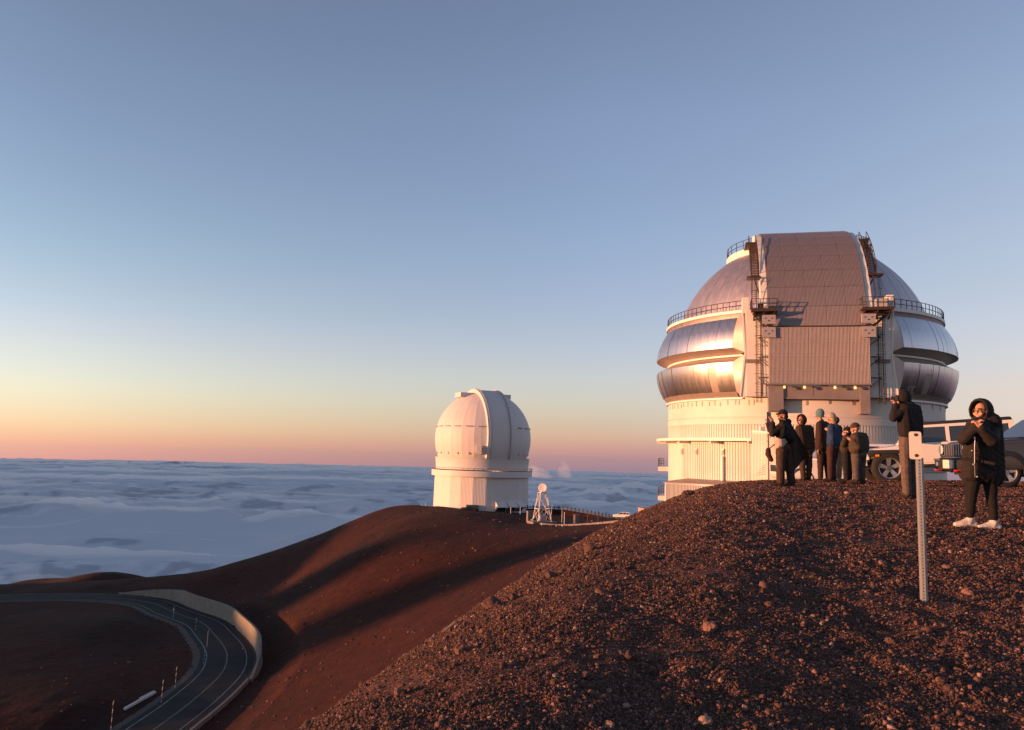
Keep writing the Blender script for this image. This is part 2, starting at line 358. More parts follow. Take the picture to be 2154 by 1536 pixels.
def vapour(name, density, col, aniso=.35):
    m = bpy.data.materials.new(name); m.use_nodes = True; t = m.node_tree; t.nodes.remove(t.nodes['Principled BSDF'])
    v = t.nodes.new('ShaderNodeVolumePrincipled'); v.inputs['Density'].default_value = density; v.inputs['Color'].default_value = (*col, 1); v.inputs['Anisotropy'].default_value = aniso
    t.links.new(v.outputs[0], t.nodes['Material Output'].inputs['Volume']); return m
M_HEAP = vapour('cloud_vapour', .0005, (.86,.85,.88)); M_VEIL = vapour('cloud_veil_vapour', .0006, (.999,.982,.975))
def cloud_veil():
    """the loose top of the cloud sea: a closed body of vapour with a billowing upper surface"""
    az = np.linspace(R_(-42), R_(42), 520); rad = np.concatenate([np.geomspace(6900, 60000, 330, endpoint=False), np.geomspace(60000, 168000, 60)])
    A, Rr = np.meshgrid(az, rad, indexing='ij'); x = Rr*np.sin(A); y = Rr*np.cos(A); fall = CL_Z-(x*x+y*y)/(2*RE)
    wx = x+1500*fbm(x/5200., y/5200., 231, 3); wy = y+1500*fbm(x/5200., y/5200., 241, 3)
    b1 = 1-np.abs(fbm(wx/4200., wy/2600., 211, 2))*1.9; b2 = 1-np.abs(fbm(wx/1500., wy/1100., 221, 2))*1.8; b3 = 1-np.abs(fbm(x/560., y/560., 223, 2))*1.8
    lift = np.clip(.62+1.7*fbm(x/8000., y/4500., 257, 2), .12, 1)
    top = fall + 60 + 190*b1 + (85*b2 + 62*b3 + 26*(1-np.abs(fbm(x/230., y/230., 227, 2))*1.8))*lift + 200*fbm(x/12000., y/8000., 251, 2) + heaps(x, y)*1.1 + 320*(.7+.5*b2)*np.exp(-(((x+8700)/1500)**2+((y-16500)/1000)**2)) + 230*(.7+.4*b2)*np.exp(-(((x+4300)/3600)**2+((y-18000)/1300)**2))
    top = np.maximum(top+60, fall + cloud_h(x, y)*np.clip((9e4-Rr)/6e4, .35, 1) + 90 + 40*b2*lift); bot = fall-420
    na, nr = A.shape; V = np.concatenate([np.stack([x,y,top],-1).reshape(-1,3), np.stack([x,y,bot],-1).reshape(-1,3)]); o_ = na*nr
    i, j = np.meshgrid(np.arange(na-1), np.arange(nr-1), indexing='ij'); a = (i*nr+j).ravel(); F_ = [np.stack([a, a+1, a+nr+1, a+nr], 1), np.stack([a, a+nr, a+nr+1, a+1], 1)+o_]
    j = np.arange(nr-1); F_.append(np.stack([j, j+o_, j+1+o_, j+1], 1)); k = (na-1)*nr+j; F_.append(np.stack([k, k+1, k+1+o_, k+o_], 1))
    i = np.arange(na-1)*nr; F_.append(np.stack([i, i+nr, i+nr+o_, i+o_], 1)); k = i+nr-1; F_.append(np.stack([k, k+o_, k+nr+o_, k+nr], 1)); f = np.concatenate(F_)
    me = bpy.data.meshes.new('cloud_veil'); me.vertices.add(len(V)); me.vertices.foreach_set('co', V.astype(np.float32).ravel()); me.loops.add(f.size); me.loops.foreach_set('vertex_index', f.astype(np.int32).ravel())
    me.polygons.add(len(f)); me.polygons.foreach_set('loop_start', np.arange(0, f.size, 4, dtype=np.int32)); me.update(calc_edges=True)
    return kind(link('cloud_veil', me, M_VEIL, smooth=True), 'stuff')
cloud_veil()
def cumulus(px, py, dep, wpx, hpx, label, seed, n=26):
    """a heap of cloud: overlapping puffs grown into one surface"""
    rnd = random.Random(seed); q = P(px, py, dep); sc = dep/F_PX; W, Hh = wpx*sc/2, hpx*sc
    mb_v = []; bm = bmesh.new()
    for k in range(n):
        f = rnd.uniform(-1, 1); top = (1-abs(f)**1.6)*rnd.uniform(.55, 1); r = (.28+.30*rnd.random())*min(W, Hh*1.3)
        x, y = f*W*.85, rnd.uniform(-.5, .5)*W; z = Hh*top - r
        m_ = Matrix.Translation((x, y, max(z, 0)*rnd.uniform(.35, 1))); bmesh.ops.create_icosphere(bm, subdivisions=2, radius=r*rnd.uniform(.8, 1.4), matrix=m_)
    for k in range(6): bmesh.ops.create_icosphere(bm, subdivisions=2, radius=.32*W, matrix=Matrix.Translation((rnd.uniform(-.7,.7)*W, 0, -.2*W)))
    me = bpy.data.meshes.new('cumulus_cloud'); bm.to_mesh(me); bm.free(); o = bpy.data.objects.new('cumulus_cloud', me); COL.objects.link(o)
    md = o.modifiers.new('r', 'REMESH'); md.mode = 'VOXEL'; md.voxel_size = W/26; md = o.modifiers.new('s', 'SMOOTH'); md.iterations = 24
    dg = bpy.context.evaluated_depsgraph_get(); dg.update(); m2 = bpy.data.meshes.new_from_object(o.evaluated_get(dg)); bpy.data.objects.remove(o); m2.name = 'cumulus_cloud'
    nv = len(m2.vertices); co = np.empty(nv*3, np.float32); m2.vertices.foreach_get('co', co); co = co.reshape(-1,3).astype(float); nr = np.empty(nv*3, np.float32); m2.vertices.foreach_get('normal', nr); nr = nr.reshape(-1,3)
    d = fbm(co[:,0]/(W*.3)+co[:,2]/(W*.33), co[:,1]/(W*.3)+1.3*co[:,2]/(W*.3)+seed, seed, 4); co = co+nr*((1-np.abs(d)*2)*W*.035)[:,None]; m2.vertices.foreach_set('co', co.astype(np.float32).ravel()); m2.update()
    m2.materials.clear(); o = link('cumulus_cloud', m2, M_HEAP, None, tuple(q), True); tag(o, label, 'cloud', 'cloud heaps standing over the sea of clouds'); return o
cumulus(1128, 1022, 60000, 74, 52, 'tall cloud tower with a pink edge just right of the far white dome', 6)
cumulus(1186, 1012, 62000, 30, 58, 'narrow ragged cloud column right of the tall cloud tower', 7)
# a dark far-off hillock beyond the bowl
_q = P(185, 1222, 520); rows = []
for a in np.linspace(-1, 1, 40): rows.append([(_q[0]+a*70, _q[1]+b*70, _q[2]-14+16.5*max(0, (1-a*a))**.7*(1-b*b)*(1+.12*math.sin(a*7+1))) for b in np.linspace(-1, 1, 16)])
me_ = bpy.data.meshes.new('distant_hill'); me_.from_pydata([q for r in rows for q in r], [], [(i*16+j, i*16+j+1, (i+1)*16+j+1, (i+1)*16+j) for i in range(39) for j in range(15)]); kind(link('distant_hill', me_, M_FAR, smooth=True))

# ------------------------------------------------------------------ mesh builder
class MB:
    def __init__(s): s.v = []; s.f = []; s.mi = []
    def add(s, v, f, mi=0):
        o = len(s.v); s.v += [tuple(map(float, q)) for q in v]; s.f += [tuple(i+o for i in q) for q in f]; s.mi += [mi]*len(f); return s
    def box(s, x0, x1, y0, y1, z0, z1, M=None, mi=0):
        v = [(x,y,z) for x in (x0,x1) for y in (y0,y1) for z in (z0,z1)]
        if M is not None: v = [tuple(M @ Vector(q)) for q in v]
        return s.add(v, [(0,1,3,2),(4,6,7,5),(0,4,5,1),(2,3,7,6),(0,2,6,4),(1,5,7,3)], mi)
    def tube(s, p, q, r, n=6, r2=None, mi=0):
        p = Vector(p); q = Vector(q); d = (q-p); 
        if d.length < 1e-9: return s
        d.normalize(); a = d.orthogonal().normalized(); b = d.cross(a); r2 = r if r2 is None else r2
        v = [p+(a*math.cos(2*math.pi*i/n)+b*math.sin(2*math.pi*i/n))*r for i in range(n)] + [q+(a*math.cos(2*math.pi*i/n)+b*math.sin(2*math.pi*i/n))*r2 for i in range(n)]
        f = [(i, (i+1)%n, n+(i+1)%n, n+i) for i in range(n)] + [tuple(range(n-1,-1,-1)), tuple(range(n,2*n))]
        return s.add(v, f, mi)
    def path(s, pts, r, n=6, mi=0):
        for a, b in zip(pts[:-1], pts[1:]): s.tube(a, b, r, n, mi=mi)
        return s
    def beam(s, p, q, w, h, up=(0,0,1), mi=0):
        p = Vector(p); q = Vector(q); d = (q-p).normalized(); u = Vector(up); x = d.cross(u)
        if x.length < 1e-4: x = d.orthogonal()
        x.normalize(); u = x.cross(d)
        v = [c + x*sx*w/2 + u*su*h/2 for c in (p, q) for sx in (-1, 1) for su in (-1, 1)]
        return s.add(v, [(0,1,3,2),(4,6,7,5),(0,4,5,1),(2,3,7,6),(0,2,6,4),(1,5,7,3)], mi)
    def grid(s, rows, closed=False, mi=0):
        n = len(rows[0]); v = [q for r in rows for q in r]; f = []
        for i in range(len(rows)-1):
            for j in range(n if closed else n-1):
                k = (j+1) % n; f.append((i*n+j, i*n+k, (i+1)*n+k, (i+1)*n+j))
        return s.add(v, f, mi)
    def lathe(s, prof, a0, a1, n, mi=0, cap=False):
        """profile (R, z) swept from angle a0 to a1 (degrees from the front, -Y, towards +X)"""
        full = abs(a1-a0) >= 359.99
        rows = []
        for i in range(n+(0 if full else 1)):
            a = R_(a0+(a1-a0)*i/n); rows.append([(R*math.sin(a), -R*math.cos(a), z) for R, z in prof])
        if full: rows.append(rows[0])
        s.grid(rows, mi=mi)
        if cap and not full:
            for rr in (rows[0], rows[-1]): s.add(rr, [tuple(range(len(rr)))], mi)
        return s
    def build(s, name, m=None, parent=None, loc=None, smooth=False, auto=None):
        me = bpy.data.meshes.new(name); me.from_pydata(s.v, [], s.f); me.update()
        bm = bmesh.new(); bm.from_mesh(me); bmesh.ops.recalc_face_normals(bm, faces=bm.faces) if s.v else None; bm.to_mesh(me); bm.free()
        if any(s.mi): me.polygons.foreach_set('material_index', s.mi)
        o = link(name, me, m, parent, loc, smooth)
        if auto is not None:
            me.shade_smooth(); me.set_sharp_from_angle(angle=R_(auto))
        return o
def rot_t(rz=0, loc=(0,0,0), rx=0, ry=0): return Matrix.Translation(loc) @ Euler((R_(rx), R_(ry), R_(rz))).to_matrix().to_4x4()

# ------------------------------------------------------------------ materials of the buildings
def metal_skin(name, base, rough, streak=.12, seam=None, bump=.0):
    m = bpy.data.materials.new(name); m.use_nodes = True; t = m.node_tree; p = t.nodes['Principled BSDF']; N = t.nodes.new; L = t.links.new
    p.inputs['Metallic'].default_value = 1.0; p.inputs['Roughness'].default_value = rough
    co = N('ShaderNodeTexCoord'); mp = N('ShaderNodeMapping'); mp.inputs['Scale'].default_value = (1.2, 1.2, .12); L(co.outputs['Object'], mp.inputs[0])
    n = N('ShaderNodeTexNoise'); n.inputs['Scale'].default_value = 1.6; n.inputs['Detail'].default_value = 6; L(mp.outputs[0], n.inputs['Vector'])
    r = N('ShaderNodeValToRGB'); r.color_ramp.elements[0].position = .3; r.color_ramp.elements[1].position = .72
    r.color_ramp.elements[0].color = tuple(c*(1-streak) for c in base)+(1,); r.color_ramp.elements[1].color = tuple(min(1, c*(1+streak*.6)) for c in base)+(1,)
    L(n.outputs[0], r.inputs[0]); L(r.outputs[0], p.inputs['Base Color'])
    rr = N('ShaderNodeMapRange'); rr.inputs[3].default_value = rough-.05; rr.inputs[4].default_value = rough+.08; L(n.outputs[0], rr.inputs[0]); L(rr.outputs[0], p.inputs['Roughness'])
    if bump:
        b = N('ShaderNodeBump'); b.inputs['Strength'].default_value = bump; b.inputs['Distance'].default_value = .03; L(n.outputs[0], b.inputs['Height']); L(b.outputs[0], p.inputs['Normal'])
    return m
M_VENT = metal_skin('vent_gate_aluminium', (.58,.55,.55), .345, .12, bump=.10)
M_DOME = metal_skin('dome_aluminium', (.52,.46,.47), .52, .10, bump=.1)
M_GATE = mat('gate_frame_metal', (.46,.38,.34), .5, .55, .4, var=(.7,(.38,.31,.28),5))
M_SHUT = mat('shutter_cladding', (.25,.21,.212), .48, .45, .4, var=(.35, (.19,.16,.165), 6))
M_WHITE = mat('white_siding', (.62,.555,.50), .6, 0, .3, var=(.35, (.54,.475,.42), 6))
M_WALLP = mat('painted_steel', (.66,.62,.57), .55, 0, .35, var=(.5, (.60,.56,.52), 5))
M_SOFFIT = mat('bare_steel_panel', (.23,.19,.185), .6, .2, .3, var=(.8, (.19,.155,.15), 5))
M_SEAM = mat('seam_backing', (.36,.31,.30), .6, .2)
M_HINGE = mat('hinge_plate_grey', (.30,.27,.28), .55, .1, .3)
M_DARKST = mat('dark_steel', (.035,.026,.024), .6, .3, .4)
M_RUSTST = mat('brown_steel', (.060,.032,.024), .6, .2, .4, var=(3, (.035,.02,.016), 4))
M_BLACK = mat('black_void', (.012,.012,.013), .8)
M_LAMP = mat('lamp_housing', (.5,.42,.3), .5)
M_TRIM = mat('pale_trim', (.68,.64,.58), .5)
M_GREYP = mat('grey_paint', (.36,.35,.36), .6, var=(.4, (.31,.30,.31), 5))
M_LIT = bpy.data.materials.new('lit_lamp'); M_LIT.use_nodes = True
_p = M_LIT.node_tree.nodes['Principled BSDF']; _p.inputs['Emission Color'].default_value = (1,.62,.2,1); _p.inputs['Emission Strength'].default_value = .55; _p.inputs['Base Color'].default_value = (.8,.6,.3,1)

# ------------------------------------------------------------------ the big silver observatory (local: -Y is its front, z from its ground)
GB = -8.0
big = thing('observatory', 'large silver observatory dome with ribbed shutter and clam-like side vents on a white drum', 'observatory', (37,101,GB), R_(-13.41))
def Z(z): return z-GB
# drum
ribs = 300
def ribbed(z0, z1, R, dep, a0, a1, mb, pitch=1.15):
    n = int((a1-a0)/pitch); prof = []
    for i in range(n):
        b = a0+(a1-a0)*i/n; w = (a1-a0)/n
        prof += [(b, R), (b+w*.55, R), (b+w*.62, R-dep), (b+w*.93, R-dep)]
    prof.append((a1, R))
    mb.grid([[(r*math.sin(R_(a)), -r*math.cos(R_(a)), Z(z)) for a, r in prof] for z in (z0, z1)])
mb = MB(); mb.lathe([(16.42,Z(-8.3)),(16.42,Z(2.0))], -180, -62, 60); mb.lathe([(16.42,Z(-8.3)),(16.42,Z(2.0))], -20, 180, 90)
mb.lathe([(16.42,Z(-8.3)),(16.42,Z(-2.45))], -62, -20, 24); mb.lathe([(16.48,Z(1.96)),(16.48,Z(2.34))], -24, 264, 120)
mb.lathe([(16.50,Z(3.9)),(16.50,Z(4.55)),(16.38,Z(4.6)),(16.38,Z(4.68)),(16.46,Z(4.72)),(16.46,Z(6.9)),(16.1,Z(6.9))], -180, 180, 160)
mb.build('drum_wall', M_WHITE, big, auto=40)
mb = MB(); ribbed(-2.45, 2.0, 16.44, .07, -62, -20, mb, 1.2); mb.build('ribbed_siding', M_WHITE, big)
mb = MB(); ribbed(2.3, 3.9, 16.44, .07, -180, 180, mb, 1.2); mb.build('ribbed_siding', M_WHITE, big)
mb = MB(); ribbed(-1.0, 2.0, 16.46, .08, 4, 62, mb, 2.2); mb.build('ribbed_siding', M_GREYP, big)
mb = MB()
for k, z in enumerate(np.arange(-.9, .75, .18)): mb.lathe([(16.5,Z(z)),(16.56,Z(z+.02)),(16.56,Z(z+.15)),(16.5,Z(z+.17))], 18, 66, 40)
mb.build('horizontal_siding', M_GREYP, big)
rnd = random.Random(3)
slot_me = None
for side_a in [-78,-73,-70.5,-66,-62.5,-60.5,-57,-54,-51,-47.5,-43.5,-40.6,-38,-34.5,-31,-29.5,-25.5,-23.5,-14,-4,4,12.5,36,43,52,60,71]:
    w_ = .05 if abs(side_a) > 15 else .10
    if slot_me is None:
        mb = MB(); mb.box(-.06,.06,-.05,.03,0,.62); o = mb.build('drum_slot', M_HINGE, big); slot_me = o.data
    else: o = link('drum_slot', slot_me, None, big)
    a = R_(side_a); o.location = (16.46*math.sin(a), -16.46*math.cos(a), Z(6.05+rnd.uniform(-.1,.1))); o.rotation_euler = (0,0,a); o.scale = (w_/.06, 1, rnd.uniform(.7,1.1))
MB().lathe([(16.40,Z(1.98)),(17.95,Z(1.98)),(17.95,Z(2.30)),(16.40,Z(2.34))], -97, -22.8, 60, cap=True).build('awning', M_TRIM, big, auto=30)
for a in (-84,-68,-56,-39,-24):
    mb = MB(); mb.box(-.05,.05,-1.5,0,-.28,0); o = mb.build('awning_bracket', M_TRIM, big, (16.42*math.sin(R_(a)),-16.42*math.cos(R_(a)),Z(1.97))); o.rotation_euler = (0,0,R_(a))
for a in (-61,-50.5,-36.5):
    mb = MB(); mb.box(-.14,.14,-.22,0,0,.75); mb.box(-.11,.11,-.26,-.21,.05,.6,mi=1)
    o = mb.build('wall_lamp', [M_TRIM, M_HINGE], big, (16.44*math.sin(R_(a)),-16.44*math.cos(R_(a)),Z(.35))); o.rotation_euler = (0,0,R_(a))
a = R_(-36.6); MB().tube((16.62*math.sin(a),-16.62*math.cos(a),Z(-2.5)), (16.62*math.sin(a),-16.62*math.cos(a),Z(.25)), .2, 10).build('downpipe', M_TRIM, big, auto=40)
# lean-to at the foot of the drum
mb = MB(); r1, r2 = 16.35, 19.6
mb.lathe([(r1,Z(-8.3)),(r2,Z(-8.3)),(r2,Z(-2.95)),(r1,Z(-2.5))], -57, -14, 26, cap=True); mb.build('lean_to_wall', M_WHITE, big, auto=30)
MB().lathe([(r1,Z(-2.46)),(r2+.15,Z(-2.92)),(r2+.15,Z(-3.06)),(r1,Z(-2.60))], -57.6, -14, 26, cap=True).build('lean_to_roof', M_SHUT, big, auto=30)
mb = MB(); n = 60
prof = []
for i in range(n):
    b = -56.5+42*i/n; prof += [(b, r2+.02), (b+.4, r2+.02), (b+.45, r2+.09), (b+.68, r2+.09)]
mb.grid([[(r*math.sin(R_(a)), -r*math.cos(R_(a)), z) for a, r in prof] for z in (Z(-8), Z(-3.1))]); mb.build('lean_to_siding', M_GREYP, big)
# landings on the far left of the drum
for z in (-1.3, -5.1):
    mb = MB(); mb.lathe([(16.4,Z(z-.55)),(17.75,Z(z-.55)),(17.75,Z(z)),(16.4,Z(z))], -104, -86, 8, cap=True)
    ld = mb.build('landing', M_TRIM, big)
    rl = MB()
    for a in np.linspace(-103.5,-86.5,6): rl.tube((17.7*math.sin(R_(a)),-17.7*math.cos(R_(a)),Z(z)), (17.7*math.sin(R_(a)),-17.7*math.cos(R_(a)),Z(z+1.1)), .035, 5)
    for h in (.4,.75,1.1): rl.path([(17.7*math.sin(R_(a)),-17.7*math.cos(R_(a)),Z(z+h)) for a in np.linspace(-103.5,-86.5,6)], .03, 5)
    rl.build('railing', M_DARKST, ld)
# flat front faces between vent gates and shutter
for s in (-1, 1):
    mb = MB(); x0, x1 = sorted((s*7.40, s*5.0))
    mb.box(x0, x1, -16.45, -13.5, Z(6.9), Z(10.55)); mb.box(x0, x1, -16.45, -13.5, Z(11.0), Z(16.55)); mb.build('front_pier', M_WALLP, big)
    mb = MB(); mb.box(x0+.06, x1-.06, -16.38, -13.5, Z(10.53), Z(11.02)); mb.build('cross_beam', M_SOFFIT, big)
    xa, xb = sorted((s*7.80, s*7.15)); mb = MB(); mb.box(xa, xb, -16.4, -14.6, Z(16.2), Z(18.0)); mb.build('pier_post', M_TRIM, big)
    mb = MB(); pl_ = [(s*7.35, 6.9), (s*8.05, 6.9), (s*7.52, 11.75), (s*7.78, 16.5), (s*7.35, 16.5)]
    mb.add([(x, -16.28, Z(z)) for x, z in pl_]+[(x, -15.6, Z(z)) for x, z in pl_], [(0,1,2,3,4),(9,8,7,6,5)]+[(i,(i+1)%5,5+(i+1)%5,5+i) for i in range(5)]); mb.build('pier_flank', M_WALLP, big)
# upper dome
prof = [(15.75*math.cos(t), Z(12.5+15.75*math.sin(t))) for t in np.linspace(math.asin(.2), math.pi/2-.02, 40)]
MB().lathe(prof, -180, 180, 128).build('dome_shell', M_DOME, big, smooth=True)
mb = MB()
for k in range(44):
    a = k*360/44+2
    if abs((a+180)%360-180) < 24 or abs(a-180) < 24: continue
    mb.path([((15.765)*math.cos(t)*math.sin(R_(a)), -15.765*math.cos(t)*math.cos(R_(a)), Z(12.5+15.765*math.sin(t))) for t in np.linspace(.3, 1.2, 14)], .010, 4)
kind(mb.build('dome_seam', M_DOME, big), 'stuff')
# walkway ring with rail
for s in (-1, 1):
    a0, a1 = sorted((s*27.5, s*152))
    MB().lathe([(15.2,Z(16.55)),(16.75,Z(16.55)),(16.75,Z(16.9)),(15.2,Z(16.9))], a0, a1, 70, cap=True).build('walkway_ring', M_TRIM, big, auto=30)
    MB().lathe([(16.2,Z(15.75)),(16.55,Z(16.56))], a0, a1, 70).build('walkway_fascia', M_DOME, big, smooth=True)
    rl = MB(); aa = np.linspace(a0, a1, 44)
    for a in aa: rl.tube((16.6*math.sin(R_(a)),-16.6*math.cos(R_(a)),Z(16.9)), (16.6*math.sin(R_(a)),-16.6*math.cos(R_(a)),Z(17.95)), .04, 5)
    for h in (.5, 1.05): rl.path([(16.6*math.sin(R_(a)),-16.6*math.cos(R_(a)),Z(16.9+h)) for a in aa], .04, 5)
    rl.build('walkway_railing', M_DARKST, big)
# vent gates: upper and lower shell on each side, each of bent panels
UP = [(16.75,16.0),(17.1,15.45),(17.4,14.85),(17.65,14.25),(17.84,13.6),(17.95,13.0),(18.0,12.45)]
LO = [(18.0,10.8),(17.98,10.3),(17.9,9.75),(17.72,9.05),(17.48,8.35),(17.2,7.75),(17.08,7.55)]
NPAN = 34; A0, A1 = 29.5, 150.5; DA = (A1-A0)/NPAN
def panel_mesh(prof):
    mb = MB(); rows = []
    for i in range(5):
        a = R_(-DA/2+.02 + (DA-.04)*i/4); rows.append([(r*math.sin(a), -r*math.cos(a), Z(z)) for r, z in prof])
    mb.grid(rows)
    me = bpy.data.meshes.new('vent_panel'); me.from_pydata(mb.v, [], mb.f); me.update(); me.materials.append(M_VENT); me.shade_smooth(); return me
pm = [panel_mesh(UP), panel_mesh(LO)]
for s in (-1, 1):
    for k, (prof, lipz, wallz) in enumerate(((UP, 12.08, 11.85), (LO, 10.98, 11.55))):
        a0, a1 = sorted((s*A0, s*A1))
        # gate: frame body behind the panels with its lip, sill band and wedge-shaped ends
        mb = MB()
        if k == 0: pr = [(16.3,15.85),(16.72,16.0),(16.7,15.2)] ; lip = [(17.99,12.44),(16.45,11.82)]
        else: lip = [(17.99,10.81),(16.45,11.55)]
        mb.lathe([(r, Z(z)) for r, z in lip], a0, a1, 64)
        back = [(r-.03, Z(z)) for r, z in prof]; mb.lathe(back, a0, a1, 64)
        if k == 0: mb.lathe([(16.72,Z(16.0)),(16.3,Z(16.2))], a0, a1, 64)
        else: mb.lathe([(17.06,Z(7.55)),(16.55,Z(6.95)),(16.2,Z(6.92))], a0, a1, 64)
        gate = mb.build('vent_gate', M_GATE, big, auto=40)
        # wedge ends
        for e, se in ((A0, -1), (A1, 1)):
            w_in = 27.75 if e == A0 else 152.3
            mb = MB(); outer = [(r, z) for r, z in prof]
            rows = []
            zz = np.linspace(16.2 if k == 0 else 11.6, 11.82 if k == 0 else 6.95, len(outer))
            def inner(zw):
                if e != A0: b = R_(s*w_in); return (16.42*math.sin(b), -16.42*math.cos(b), Z(zw))
                return (s*float(np.interp(zw, [6.9, 11.75, 16.5], [8.05, 7.52, 7.78])), -16.2, Z(zw))
            for (r, z), zw in zip(outer, zz):
                a, b = R_(s*e), R_(s*w_in)
                rows.append([(r*math.sin(a), -r*math.cos(a), Z(z)), inner(zw)])
            mb.grid(rows)
            o0 = outer[-1] if k == 0 else outer[0]; zl = 11.82 if k == 0 else 11.55
            mb.add([(o0[0]*math.sin(R_(s*e)), -o0[0]*math.cos(R_(s*e)), Z(o0[1])), inner(zl), (16.42*math.sin(R_(s*e)), -16.42*math.cos(R_(s*e)), Z(zl))], [(0,1,2)])
            mb.build('gate_end', M_GATE, gate, smooth=True)
        for i in range(NPAN):
            o = link('vent_panel', pm[k], None, gate); o.rotation_euler = (R_(rnd.uniform(-.10,.10)), R_(rnd.uniform(-.08,.08)), R_(s*(A0+DA*(i+.5))))
    a0, a1 = sorted((s*27.7, s*152.3))
    MB().lathe([(16.3,Z(11.55)),(16.6,Z(11.6)),(16.6,Z(11.8)),(16.3,Z(11.85))], a0, a1, 64, cap=True).build('middle_rail', M_TRIM, big, auto=30)
    MB().lathe([(16.2,Z(6.72)),(16.75,Z(6.72)),(16.75,Z(6.92)),(16.2,Z(6.92))], a0, a1, 64, cap=True).build('bottom_rail', M_TRIM, big, auto=30)
    # white edge trim beside the gate ends
    def at(a, z, r=16.5): return (r*math.sin(R_(a)), -r*math.cos(R_(a)), Z(z))
    mb = MB(); mb.beam((s*7.80,-16.3,Z(16.6)), (s*7.54,-16.3,Z(11.72)), .16, .14, (0,-1,0)); mb.beam((s*7.54,-16.3,Z(11.74)), (s*8.07,-16.3,Z(6.9)), .16, .14, (0,-1,0)); mb.build('edge_trim', M_TRIM, big)
    MB().lathe([(16.2,Z(6.9)),(16.2,Z(16.6))], a0, a1, 64).build('inner_wall', M_WALLP, big, smooth=True)
# arch and shutter
ZC, RA = 12.2, 16.95
def arc_pts(r, t0, t1, n): return [(-r*math.cos(t), Z(ZC+r*math.sin(t))) for t in np.linspace(t0, t1, n)]
mb = MB()
for s in (-1, 1):
    xa, xb = s*5.05, s*5.75
    o = [(-16.6, Z(8.3))] + arc_pts(16.75, .1, math.pi-.1, 50) + [(16.6, Z(8.3))]
    i_ = [(-14.0, Z(8.3))] + arc_pts(14.4, .1, math.pi-.1, 50) + [(14.0, Z(8.3))]
    for (pa, pb) in ((o, o),):
        mb.grid([[(xa, y, z) for y, z in o], [(xb, y, z) for y, z in o]])
        mb.grid([[(xb, y, z) for y, z in o], [(xb, y, z) for y, z in i_]])
        mb.grid([[(xa, y, z) for y, z in o], [(xa, y, z) for y, z in i_]])
MB().grid([[(x, y, z) for y, z in arc_pts(16.87, .1, math.pi-.1, 80)] for x in (-5.04, 5.04)]).build('arch_backing', M_SEAM, big, smooth=True)
mb.build('arch_frame', M_WALLP, big, auto=40)
# cladding panels, ribbed; straight rows below, rows on the arch above
def clad_mesh(wd, h, nr=15):
    mb = MB(); xs = []
    p_ = wd/nr
    for i in range(nr): xs += [(-wd/2+i*p_, 0), (-wd/2+i*p_+.30*p_, 0), (-wd/2+i*p_+.42*p_, -.016), (-wd/2+i*p_+.85*p_, -.016)]
    xs.append((wd/2, 0))
    mb.grid([[(x, y, z) for x, y in xs] for z in (0, h)])
    b = [(-wd/2, .12, 0), (wd/2, .12, 0), (wd/2, .12, h), (-wd/2, .12, h)]
    mb.add([(-wd/2,0,0),(-wd/2,.12,0),(-wd/2,.12,h),(-wd/2,0,h)], [(0,1,2,3)]); mb.add([(wd/2,0,0),(wd/2,.12,0),(wd/2,.12,h),(wd/2,0,h)], [(0,1,2,3)])
    mb.add([(-wd/2,0,h),(wd/2,0,h),(wd/2,.12,h),(-wd/2,.12,h)], [(0,1,2,3)]); mb.add([(-wd/2,0,0),(wd/2,0,0),(wd/2,.12,0),(-wd/2,.12,0)], [(0,1,2,3)])
    me = bpy.data.meshes.new('cladding_panel'); me.from_pydata(mb.v, [], mb.f); me.update(); me.materials.append(M_SHUT); return me
low = MB(); low.box(-5.12, 5.12, -17.695, -16.7, Z(8.2), Z(14.35), mi=1); low.box(-5.25, 5.25, -17.75, -17.0, Z(8.08), Z(8.22))
low = low.build('lower_shutter', [M_SHUT, M_SEAM], big)
NCOL = 5; PW = 10.24/NCOL
hl = (14.35-8.24)/4
pm_low = clad_mesh(PW-.03, hl-.04); 
for r in range(4):
    for c in range(NCOL):
        o = link('cladding_panel', pm_low, None, low); o.location = (-5.12+PW*(c+.5), -17.72+rnd.uniform(-.006,.006), Z(8.24+hl*r)); o.rotation_euler = (R_(rnd.uniform(-.35,.35)), 0, R_(rnd.uniform(-.3,.3)))
up = MB(); up.box(-5.05, 5.05, -17.15, -16.5, Z(14.38), Z(14.62), mi=0); up = up.build('upper_shutter', M_RUSTST, big)
NROW = 11; t0, t1 = .135, math.pi*.56
seg = (t1-t0)/NROW; hp = 2*RA*math.sin(seg/2)
pm_up = clad_mesh(PW-.03, hp-.035)
for r in range(NROW):
    ta = t0+seg*r; tm = ta+seg/2
    for c in range(NCOL):
        o = link('cladding_panel', pm_up, None, up)
        o.location = (-5.12+PW*(c+.5), -(RA*math.cos(ta)), Z(ZC+RA*math.sin(ta))); o.rotation_euler = (-tm + R_(rnd.uniform(-.12,.12)), 0, 0)
# rear half of the arch
MB().grid([[(x, y, z) for y, z in arc_pts(RA, t1, math.pi-.1, 30)] for x in (-5.05, 5.05)]).build('rear_shutter', M_SHUT, big, smooth=True)
